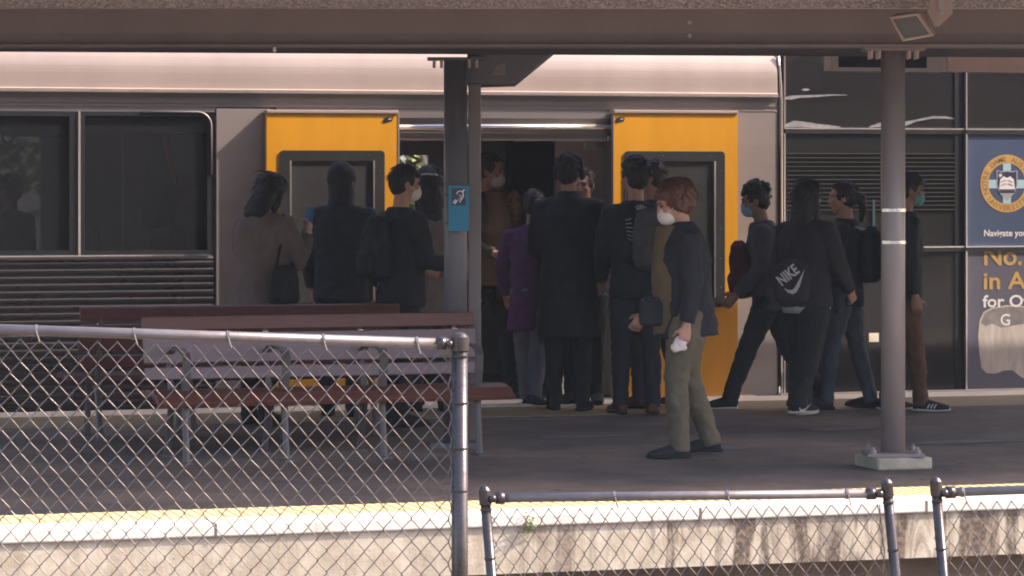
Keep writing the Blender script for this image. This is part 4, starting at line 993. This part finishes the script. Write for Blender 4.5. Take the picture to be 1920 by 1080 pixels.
        shm = m.build('shoe', shoe or BLK, o, voxel=0.009, smit=3); shoes[s] = shm
        m = MB(); m.loft([(heel - fd * .010 * h - upf * .016 * h, side * .015 * h, upf * .007 * h), (an - fd * .01 * h - upf * .035 * h, side * .026 * h, upf * .008 * h), (an + fd * .06 * h - upf * .037 * h, side * .029 * h, upf * .007 * h), (an + fd * .10 * h - upf * .035 * h, side * .028 * h, upf * .006 * h), (an + fd * .125 * h - upf * .032 * h, side * .014 * h, upf * .005 * h)])
        m.build('sole', sole or M['rubber'], shm, smooth=True)
    # ---- hair
    if hair:
        k = MB()
        E = lambda c, r, n=16: k.ball(HP(*c), Vector(r) * hs, hm, n, 10)
        E((0, -0.022, 0.040), (.083, .094, .092)); E((0, -0.045, 0.0), (.078, .070, .085))
        for s in (-1, 1): E((s * 0.060, 0.0, 0.025), (.024, .045, .045))
        if hair == 'curly':
            rnd = random.Random(int(px))
            for _ in range(46):
                a, e = rnd.uniform(0, 6.28), rnd.uniform(-0.1, 1.5); q = Vector((math.cos(a) * math.cos(e) * .088, math.sin(a) * math.cos(e) * .1 - .025, math.sin(e) * .1 + .045))
                if q.y > 0.05 and q.z < 0.06: continue
                E(tuple(q), (.022, .022, .022), 8)
        if hair == 'fringe' or hair == 'bob': E((0, 0.052, 0.070), (.066, .045, .034))
        if hair == 'bob':
            E((0, -0.03, 0.035), (.098, .106, .104)); E((0, -0.05, -0.005), (.086, .072, .078))
            for s in (-1, 1): E((s * 0.074, -0.022, 0.0), (.022, .044, .058))
        if hair in ('long', 'verylong'):
            L_ = 0.16 if hair == 'long' else 0.26
            E((0, -0.03, 0.03), (.092, .102, .104))
            k.loft([(HP(0, -0.045, 0.02), hm @ Vector((.088 * hs, 0, 0)), hm @ Vector((0, .075 * hs, 0))), (HP(0, -0.06, -0.08), hm @ Vector((.098 * hs, 0, 0)), hm @ Vector((0, .062 * hs, 0))), (HP(0, -0.075, -0.08 - L_ * 0.55), hm @ Vector((.105 * hs, 0, 0)), hm @ Vector((0, .052 * hs, 0))), (HP(0, -0.085, -0.08 - L_), hm @ Vector((.080 * hs, 0, 0)), hm @ Vector((0, .035 * hs, 0)))])
            for s in (-1, 1): k.tube([HP(s * .072, .0, .02), HP(s * .082, .0, -.07), HP(s * .085, .005, -.08 - L_ * .6)], [.026 * hs, .028 * hs, .018 * hs], n=10)
        if hair == 'pony':
            k.tube([HP(0, -0.10, 0.02), HP(0, -0.145, -0.01), HP(0, -0.15, -0.09), HP(0, -0.13, -0.19)], [.028 * hs, .034 * hs, .034 * hs, .014 * hs], n=10)
        sb = MB(); rs = random.Random(int(px * 7 + D * 10)); lenf = {'bob': 0.065, 'long': 0.075, 'verylong': 0.08, 'curly': 0.03, 'pony': 0.04}.get(hair, 0.035)
        grow = {'bob': 1.13, 'long': 1.06, 'verylong': 1.06, 'curly': 1.12}.get(hair, 1.0)
        for _ in range(170):
            a, e = rs.uniform(0, 6.283), rs.uniform(-0.25, 1.5)
            q = Vector((math.cos(a) * math.cos(e) * .086 * grow, math.sin(a) * math.cos(e) * .097 * grow - .020, math.sin(e) * .094 * grow + .040))
            if q.y > 0.035 and q.z < 0.085: continue
            out = Vector((q.x, q.y + .02, 0)); out = out.normalized() if out.length > 1e-4 else Vector((0, 1, 0))
            dn = (Vector((0, 0, -1)) * (0.3 + math.cos(e)) + out * (0.25 + 0.9 * math.sin(max(e, 0))) + Vector((rs.gauss(0, .35), rs.gauss(0, .35), rs.gauss(0, .25)))).normalized()
            L2 = lenf * rs.uniform(0.5, 1.25); p1 = q + dn * L2 * 0.5 + out * rs.uniform(0, .006); p2 = p1 + (dn + Vector((0, 0, -0.5)) - out * 0.25).normalized() * L2 * 0.5
            if p2.y > 0.06 and p2.z < 0.05: continue
            sb.tube([HP(*q), HP(*p1), HP(*p2)], [.0035 * hs, .003 * hs, .0008 * hs], flat=0.6, n=4)
        hb_ = k.build('hair', hairm, o, voxel=0.008, smit=2, wrinkle=0.016 if hair != 'curly' else 0.022, wsize=0.022)
        tag(sb.build('loose_strands', hairm, hb_, smooth=True), kind='stuff')
    if mask is not None:
        k = MB(); k.ball(HP(0, 0.055, -0.052), Vector((.056, .062, .058)) * hs, hm, 16, 10); ms = k.build('face_mask', mask, o, voxel=0.008, smit=3)
        for s in (-1, 1):
            k = MB(); k.tube([HP(s * .050, .06, -.03), HP(s * .070, .015, -.012), HP(s * .078, -.018, .012)], .0022, n=5); k.build('ear_loop', mask, ms)
    if face:
        for s in (-1, 1):
            k = MB(); k.ball(HP(s * .031, .081, .010), Vector((.013, .008, .0065)) * hs, hm, 10, 6); k.build('eye', EYE_M, o, smooth=True)
            k = MB(); k.tube([HP(s * .014, .092, .028), HP(s * .032, .090, .034), HP(s * .050, .076, .027)], [.003 * hs, .004 * hs, .002 * hs], n=6); k.build('eyebrow', hairm, o, smooth=True)
        if mask is None:
            k = MB(); k.ball(HP(0, .089, -.056), Vector((.022, .006, .006)) * hs, hm, 10, 6); k.build('lips', LIP, o, smooth=True)
    o['_'] = 0; del o['_']
    inf = dict(o=o, HP=HP, hm=hm, pel=pel, sp=sp, fwd=fwd, rt=rt, neckb=neckb, A=A, h=h, hs=hs, loc=loc, rz=rz, J=J, shoes=shoes)
    return inf
def carried(mb, name, m, inf, label, cat, parts=(), **kw):
    o = mb.build(name, m, None, **kw); o.location = inf['loc']; o.rotation_euler = (0, 0, inf['rz']); tag(o, label, cat); return o
def backpack(inf, m, label, side=0.0, front=False, size=1.0, drop=0.0, pocket=None, accent=None):
    p, sp, fw, rt, h = inf['pel'], inf['sp'], inf['fwd'], inf['rt'], inf['h']
    if front: fw = -fw
    g = MB(); g.nseg = 20
    off = -fw * (0.076 * h + 0.065 * size) + rt * side
    secs = []
    for t, w_, d_ in ((.03, .10, .05), (.05, .145, .085), (.12, .155, .105), (.20, .15, .10), (.26, .125, .07), (.285, .07, .035)):
        secs.append((p + sp * (t * h * 0.98 - drop + 0.01) + off, rt * w_ * size, fw * d_ * size))
    g.loft(secs); del g.nseg
    o = carried(g, 'backpack', m, inf, label, 'backpack', voxel=0.011, smit=4, wrinkle=0.02, wsize=0.06)
    q = MB(); q.nseg = 16; oo = off - fw * 0.085 * size
    q.loft([(p + sp * (t * h - drop) + oo, rt * w_ * size, fw * d_ * size) for t, w_, d_ in ((.05, .08, .02), (.07, .11, .045), (.13, .11, .05), (.155, .09, .02))]); del q.nseg
    q.build('pocket', pocket or m, o, voxel=0.01, smit=3)
    for s in (-1, 1):
        q = MB(); x = s * 0.075
        q.tube([p + sp * (.25 * h - drop) + rt * (x + side) - fw * .09 * h, p + sp * .298 * h + rt * (x * 1.0 + side * 0.7) - fw * .03 * h, p + sp * .285 * h + rt * (x * 1.1 + side * 0.7) + fw * .06 * h, p + sp * .19 * h + rt * (x * 1.2 + side * 0.7) + fw * .085 * h, p + sp * .09 * h + rt * (x * 1.6 + side * 0.6) + fw * .05 * h, p + sp * (.07 * h - drop) + rt * (x * 1.5 + side) - fw * .09 * h], [.014] * 6, flat=0.4, ref=(1, 0, 0), n=8)
        q.build('strap', m, o, smooth=True)
    if accent:
        q = MB(); c = p + sp * (.255 * h - drop) + off - fw * .05 * size; q.obox(c, rt * .03, sp * .012, fw * .012); q.build('haul_loop', accent, o, bevel=0.003)
    return o
STAND = ((2, 4), (-3, 3))
# P1 woman in long coat with phone
TAUPE = cloth('taupe', (0.165, 0.122, 0.11))
i = person('person in a long taupe coat with long black hair, looking down at a phone', 488, 20.85, 1.66, -34, TAUPE, BLK, 'long', HAIRK, SKIN, lean=5, head=(-30, 0), legs=STAND,
           arms=((10, 8, 40, 10), (16, 12, 128, 16)), hem=0.25, flare=1.32, bulk=1.16, deep=1.2)
sh, el, wr, fd = i['A'][1]
g = MB(); c = wr + fd * 0.10 + Vector((-0.015, 0.012, 0.03)); g.obox(c, (0.036, 0, 0), Vector((0, 0.25, 1)).normalized() * 0.075, Vector((0, 1, -0.25)).normalized() * 0.004)
carried(g, 'mobile_phone', mat('phone_blue', (0.07, 0.16, 0.27), 0.25, var=0.05), i, 'dark blue mobile phone held up by the person in the taupe coat', 'phone', bevel=0.006)
g = MB(); p = i['pel'] + i['rt'] * 0.23 + Vector((0, -0.03, -0.06)); g.nseg = 16
g.loft([(p + Vector((0, 0, -.02)), (.04, 0, 0), (0, .12, 0)), (p + Vector((0, 0, 0.0)), (.055, 0, 0), (0, .15, 0)), (p + Vector((0, 0, .15)), (.05, 0, 0), (0, .14, 0)), (p + Vector((0, 0, .24)), (.018, 0, 0), (0, .11, 0))]); del g.nseg
hb = carried(g, 'shoulder_bag', BLK, i, 'black shoulder bag hanging at the side of the taupe coat', 'bag', voxel=0.012, smit=4, wrinkle=0.02)
g = MB(); sh = i['A'][1][0]; g.tube([p + Vector((0, -.09, .22)), sh + Vector((.0, -.05, -.12)), sh + Vector((-.02, 0, .065)), sh + Vector((.0, .06, -.12)), p + Vector((0, .09, .22))], .009, n=6); g.build('strap', BLK, hb, smooth=True)
# P2 hooded
DKH = cloth('slate', (0.036, 0.038, 0.045))
person('person with a dark slate hood up, standing with back turned before the left yellow door', 640, 21.55, 1.72, -8, DKH, BLK, None, HAIRK, SKIN, head=(0, -12), legs=STAND, arms=((6, 10, 20, 6), (8, 10, 25, 6)), bulk=1.12, hood=True)
# P3
i = person('person in black in profile with short dark hair and mask facing the doorway', 752, 20.7, 1.70, -58, BLK, BLK, 'fringe', HAIRK, SKIN, head=(-6, -12), legs=STAND, arms=((14, 8, 60, 10), (14, 8, 70, 10)), bulk=1.14, mask=MASKW, face=True)
backpack(i, BLK, 'black backpack worn by the person in profile beside the left yellow door', size=0.92)
# P4
BEI = cloth('beige', (0.20, 0.15, 0.135))
i = person('person with long dark hair and a beige top, half hidden by the dark round post', 806, 22.0, 1.69, 12, BEI, CHAR, 'verylong', HAIRK, SKIN, head=(0, -20), legs=STAND, bulk=1.02, hem=0.12)
g = MB(); HPf = i['HP']; g.tube([HPf(-.085, -.02, .055), HPf(-.06, -.10, .07), HPf(0, -.135, .075), HPf(.06, -.10, .07), HPf(.085, -.02, .055)], .006, n=6)
g.build('hair_band', SOLEW, i['o'], smooth=True)
# P5 man in doorway
TAN = cloth('tan', (0.14, 0.088, 0.05)); OLIVE = cloth('olive', (0.065, 0.050, 0.036))
i = person('tall person in an olive jacket and tan shirt stepping out of the train doorway', 911, 23.45, 1.79, 232, OLIVE, NAVY, 'short', HAIRB, SKIN, head=(-10, 18), legs=((14, 10), (-10, 12)), arms=((4, 8, 60, 10), (2, 6, 72, 6)), mask=MASKW, face=True, under=TAN, zoff=0.02)
# P6 woman facing camera, purple
PUR = cloth('purple', (0.085, 0.026, 0.085)); PALE = cloth('palegrey', (0.10, 0.10, 0.12))
person('unmasked person with long brown hair facing out of the train doorway', 966, 23.45, 1.56, 168, cloth('brown_top', (0.06, 0.042, 0.034)), BLK, 'long', HAIRB, SKIN2, head=(-4, 8), legs=((12, 6), (-8, 6)), arms=((18, 16, 46, 8), (10, 14, 30, 4)), face=True, bulk=1.0, fit=1.1)
i = person('person in a purple coat with back turned, pressed against the tall black coat', 997, 22.5, 1.56, -16, PUR, PALE, 'short', HAIRK, SKIN2, lean=4, head=(-6, 6), legs=((18, 6), (-14, 16)), arms=((8, 16, 24, 4), (30, 10, 60, 10)), bulk=1.02, hem=0.17, flare=1.15, fit=1.15, feet=(0, -8))
# P9 hugging person behind the tall coat
MINT = mat('lime_band', (0.20, 0.75, 0.04), 0.5, var=0.05)
i9 = person('person facing out behind the tall black coat with arms around its shoulders', 1094, 22.72, 1.68, 172, BEI, BLK, 'short', HAIRB, SKIN, head=(-4, -6), legs=STAND, arms=((90, 22, 8, 6), (97, 12, 4, 0)), face=True)
sh, el, wr, fd = i9['A'][1]
g = MB(); g.tube([wr - fd * 0.07, wr - fd * 0.005], [.034, .031], n=14); g.build('lime_cuff', MINT, i9['o'], smooth=True)
# P8 tall coat with headphones
i = person('tall person in a long black coat with headphones, back turned in the doorway', 1066, 22.1, 1.78, -6, BLK, BLK, 'short', HAIRK, SKIN, head=(4, -14), legs=((3, 4), (-4, 4)), arms=((12, 8, 46, 26), (12, 8, 50, 26)), hem=0.24, flare=1.12, bulk=1.14, feet=(0, 0), collar=1)
HPf = i['HP']; g = MB()
for s in (-1, 1): g.ball(HPf(s * .094, -.005, -.012), Vector((.02, .034, .042)) * i['hs'], i['hm'], 12, 8)
g.tube([HPf(-.098, -.005, .02), HPf(-.085, -.01, .09), HPf(0, -.015, .14), HPf(.085, -.01, .09), HPf(.098, -.005, .02)], .009, n=8); g.build('headphones', M['rubber'], i['o'], smooth=True)
# P11 man behind, mask
person('person with brown hair and a blue mask looking left behind the grey backpack', 1226, 22.3, 1.75, 62, CHAR, CHAR, 'short', HAIRB, SKIN, head=(-4, 20), legs=((10, 12), (-8, 10)), mask=MASKB, face=True, shoe=cloth('brown_boot', (0.085, 0.035, 0.022), 0.6))
# P10 back with printed sweater
i = person('person with curly black hair in a black sweater with white print, back turned', 1192, 21.75, 1.74, 8, BLK, NAVY, 'curly', HAIRK, SKIN, head=(0, 26), legs=((4, 4), (-5, 6)), arms=((8, 8, 30, 8), (12, 8, 60, 14)), bulk=1.06, shoe=cloth('tan_boot', (0.13, 0.05, 0.026), 0.6))
GREYB = cloth('pack_grey', (0.075, 0.075, 0.082)); REDL = cloth('red_tab', (0.25, 0.03, 0.03))
backpack(i, GREYB, 'grey backpack with a red tab slung over the printed black sweater', side=0.075, size=0.86, drop=-0.01, accent=REDL)
g = MB(); p, sp, fw, rt, h = i['pel'], i['sp'], i['fwd'], i['rt'], i['h']
for n_ in range(6):       # short white print strokes fanning down the shoulder blade
    c = p + sp * (.245 - .016 * n_) * h + rt * (-.078 + .003 * n_) - fw * .088 * h; g.obox(c, (rt * 1 + sp * (-0.25 + 0.16 * n_) * -1).normalized() * .022, fw * .003, sp * .0028)
for n_ in range(5):
    a = R(-50 + 25 * n_); c = p + sp * .276 * h + rt * .012 - fw * .068 * h; dd = rt * math.sin(a) + sp * math.cos(a) * 1.0; g.obox(c + dd * .032, dd * .017, fw * .012, dd.cross(fw).normalized() * .003)
g.build('back_print', cloth('print_white', (0.50, 0.50, 0.50)), i['o'])
# P12 woman walking
KHA = cloth('khaki', (0.125, 0.105, 0.075)); OLV = cloth('olive_top', (0.115, 0.082, 0.045)); JKT = cloth('jacket_black', (0.021, 0.022, 0.029))
i = person('person with an auburn bob, white mask and khaki trousers walking left', 1288, 18.45, 1.60, 97, JKT, KHA, 'bob', HAIRR, SKIN, lean=3, head=(-16, 2), legs=((12, 15), (-4, 17)), arms=((-4, 10, 14, 0), (12, 8, 24, 0)), bulk=1.13, hem=0.085, flare=1.1, fit=1.15, mask=MASKW, face=True, under=OLV, hips=1.12, legw=1.2, fist=70, deep=1.18, headk=1.12, collar=1)
sh, el, wr, fd = i['A'][-1]
g = MB(); c = wr + fd * 0.085 + Vector((0.01, 0.02, -0.01)); g.ball(c, (0.022, 0.042, 0.042)); g.ball(c + Vector((0.0, 0.03, -0.03)), (0.018, 0.03, 0.034)); g.ball(c + Vector((0.0, -0.01, -0.035)), (0.016, 0.03, 0.02))
carried(g, 'paper_tissue', mat('tissue', (0.7, 0.6, 0.58), 0.8, var=0.1), i, 'crumpled white tissue held by the person with the auburn bob', 'tissue', voxel=0.007, smit=1, wrinkle=0.02, wsize=0.02)
g = MB(); p = i['pel'] + Vector((-0.06, 0.20, 0.03)); g.nseg = 14
g.loft([(p + Vector((0, 0, -.10)), (.03, 0, 0), (0, .085, 0)), (p + Vector((0, 0, -.08)), (.04, 0, 0), (0, .10, 0)), (p + Vector((0, 0, .03)), (.04, 0, 0), (0, .10, 0)), (p + Vector((0, 0, .07)), (.02, 0, 0), (0, .08, 0))]); del g.nseg
hb = carried(g, 'handbag', BLK, i, 'small black handbag carried in front of the khaki trousers', 'bag', voxel=0.01, smit=3)
g = MB(); g.tube([p + Vector((0, -.07, .06)), p + Vector((.03, -.12, .25)), i['A'][-1][0] + Vector((0.06, .06, -.02))], .007, n=6); g.build('strap', BLK, hb)
g = MB()
for n_ in range(5): g.ball(p + Vector((-.045, -.08 + .04 * n_, .055)), .006, n=6, m=4)
for n_ in range(4): g.ball(i['neckb'] + i['fwd'] * (.11 + .006 * n_) + i['rt'] * (-.03) - i['sp'] * (.06 + .015 * n_), .006, n=6, m=4)
g.build('buckle', M['strap'], hb)
# P13 leaning walker with maroon front pack
GRY = cloth('grey_sweat', (0.075, 0.072, 0.085)); MAR = cloth('maroon', (0.095, 0.022, 0.034))
i = person('person in a grey sweatshirt with a blue mask striding left, partly behind the dark hoodie', 1447, 22.25, 1.64, 84, GRY, BLK, 'curly', HAIRK, SKIN2, lean=8, head=(-8, 0), legs=((24, 4), (-16, 22)), arms=((4, 10, 40, 10), (4, 10, 40, 10)), mask=MASKB, face=True, bulk=1.12, fit=1.1, sole=SOLEW, feet=(0, -10))
backpack(i, MAR, 'maroon backpack worn on the chest of the person in the grey sweatshirt', front=True, size=0.88, drop=0.06)
# P14 dark hoodie with printed bag
HOOD = cloth('hoodie', (0.034, 0.031, 0.037))
i = person('person in a dark hoodie and black trousers carrying a printed drawstring bag', 1512, 21.55, 1.60, -42, HOOD, BLK, 'long', HAIRK, SKIN, head=(0, -10), legs=((8, 4), (-12, 12)), arms=((16, 14, 50, 14), (10, 14, 34, 12)), bulk=1.24, hem=0.06, fit=1.35, sole=SOLEW, feet=(0, 0))
g = MB(); p, sp, fw, rt, h = i['pel'], i['sp'], i['fwd'], i['rt'], i['h']; g.nseg = 22
g.loft([(p + sp * t * h, rt * a * h, fw * q * h) for t, a, q in ((-.085, .108, .090), (-.055, .112, .095), (-.04, .11, .092))]); g.build('shirt_hem', cloth('white_hem', (0.40, 0.37, 0.40)), i['o'], smooth=True)
pa_ = R(-90 + 42); nb = Vector((math.cos(pa_), math.sin(pa_), 0)); sd = Vector((-nb.y, nb.x, 0))      # outward, and rightward as the photo sees it
c0 = p + sp * 0.055 * h + nb * 0.125 * h - sd * 0.115
g = MB(); g.nseg = 18
g.loft([(c0 + sp * t, sd * a, nb * q) for t, a, q in ((-.15, .08, .02), (-.13, .12, .04), (0, .13, .05), (.12, .11, .04), (.16, .04, .02))]); del g.nseg
bag = carried(g, 'drawstring_bag', HOOD, i, 'dark drawstring bag with big white lettering on the back of the hoodie', 'bag', voxel=0.011, smit=4, wrinkle=0.012)
vs, fs, wd = text_mb('NIKE', 0.075, 0.155, 0.03)
ra = R(38); mb = MB(); q0 = c0 + nb * 0.060 + sp * -0.03 - sd * 0.075
e1 = sd * math.cos(ra) + sp * math.sin(ra); e2 = -sd * math.sin(ra) + sp * math.cos(ra)
mb.add([q0 + e1 * v.x + e2 * (v.z) for v in vs], fs)
lt = mb.build('lettering', cloth('bag_print', (0.52, 0.50, 0.53)), bag); 
def swoosh(o3, e1, e2, s, m, parent, nrm):
    up_ = [(0, .30), (.10, .12), (.22, .05), (.36, .08), (1.0, .36)]; lo = [(.50, .0), (.28, -.10), (.12, -.08), (.02, .08)]
    pts = up_ + lo; g = MB(); a = [o3 + e1 * x * s + e2 * y * s for x, y in pts]; b_ = [v + nrm * 0.003 for v in a]; n = len(a)
    g.add(a + b_, [tuple(range(n)), tuple(range(2 * n - 1, n - 1, -1))] + [(k, (k + 1) % n, (k + 1) % n + n, k + n) for k in range(n)]); return g.build('emblem', m, parent)
swoosh(q0 - e2 * 0.075 - nb * 0.004, e1, e2, 0.19, MATS['cloth_bag_print'], bag, nb)
for s in (-1, 1):
    g = MB(); g.tube([c0 + sp * .15 + sd * s * .05, p + sp * .27 * h - fw * .05 * h + rt * s * .08, p + sp * .30 * h + rt * s * .09 , p + sp * .22 * h + fw * .085 * h + rt * s * .10], .005, n=6); g.build('cord', HOOD, bag)
hp, kn, an, toe, fd = i['J'][1]; sd2 = fd.cross(Vector((0, 0, 1))).normalized()
swoosh(an - fd * .02 + sd2 * .052 - Vector((0, 0, .045)), fd, Vector((0, 0, 1)), .11, SOLEW, i['shoes'][1], sd2)
# P15 ponytail
JEA = mat('cloth_denim', (0.045, 0.055, 0.075), 0.85, var=0.25, scale=10, bump=0.2, bscale=160)
i = person('person with a dark ponytail and jeans facing left with a black backpack', 1586, 22.2, 1.60, 70, BLK, JEA, 'pony', HAIRK, SKIN, head=(-4, 14), legs=((12, 6), (-8, 8)), arms=((6, 8, 14, 0), (6, 8, 14, 0)), fit=1.0)
backpack(i, BLK, 'black backpack with pale edging worn by the person with the ponytail', size=0.86, drop=0.0)
g = MB(); p, sp, fw, rt, h = i['pel'], i['sp'], i['fwd'], i['rt'], i['h']
g.tube([p + sp * .285 * h - fw * .03 * h - rt * .07, p + sp * .27 * h - fw * .10 * h - rt * .075, p + sp * .20 * h - fw * .12 * h - rt * .09], [.010, .012, .008], flat=0.4, n=8); g.build('pale_strap', cloth('pale', (0.35, 0.34, 0.36)), i['o'])
# P16 behind light post
BRN = cloth('brown_trouser', (0.105, 0.055, 0.035))
i = person('person in brown trousers and a teal mask, partly behind the light post', 1692, 22.05, 1.66, -86, BLK, BRN, 'fringe', HAIRK, SKIN2, lean=2, head=(-8, 0), legs=((-4, 6), (10, 4)), arms=((-2, 4, 8, 0), (0, 4, 8, 0)), mask=MASKT, face=True, bulk=1.08, sole=SOLEW, fit=1.0, zoff=0.0)
def shoe_marks(inf, s, m):
    hp, kn, an, toe, fd = inf['J'][s]; h = inf['h']; side = fd.cross(Vector((0, 0, 1))).normalized() * s; upf = Vector((0, 0, 1))
    for k in range(3):
        g = MB(); c = an + fd * (.030 + .014 * k) * h + side * .030 * h - upf * .018 * h; g.obox(c, (upf + fd * 0.5).normalized() * .017 * h * .6, fd * .0032 * h, side * .003); g.build('stripe', m, inf['shoes'][s])
shoe_marks(i, 1, SOLEW)
# passenger inside the carriage at the left window
person('person sitting as a dark outline behind the left train window under a strap handle', 20, 22.7, 1.60, 60, BLK, BLK, 'short', HAIRK, SKIN2, legs=STAND, bulk=1.15, zoff=0.04)

# thin volume added to lift the darks like stray light in the lens
hzm = bpy.data.materials.new('dusty_air'); hzm.use_nodes = True; t = hzm.node_tree; t.nodes.remove(t.nodes['Principled BSDF'])
pv = t.nodes.new('ShaderNodeVolumePrincipled'); pv.inputs['Color'].default_value = (0.80, 0.88, 1.0, 1); pv.inputs['Density'].default_value = 0.0005; pv.inputs['Anisotropy'].default_value = 0.0
t.links.new(pv.outputs[0], t.nodes['Material Output'].inputs['Volume'])
mb = MB(); mb.box((-402, -302, -2.2), (402, 702, 19)); tag(mb.build('haze', hzm), kind='stuff')

finalize()
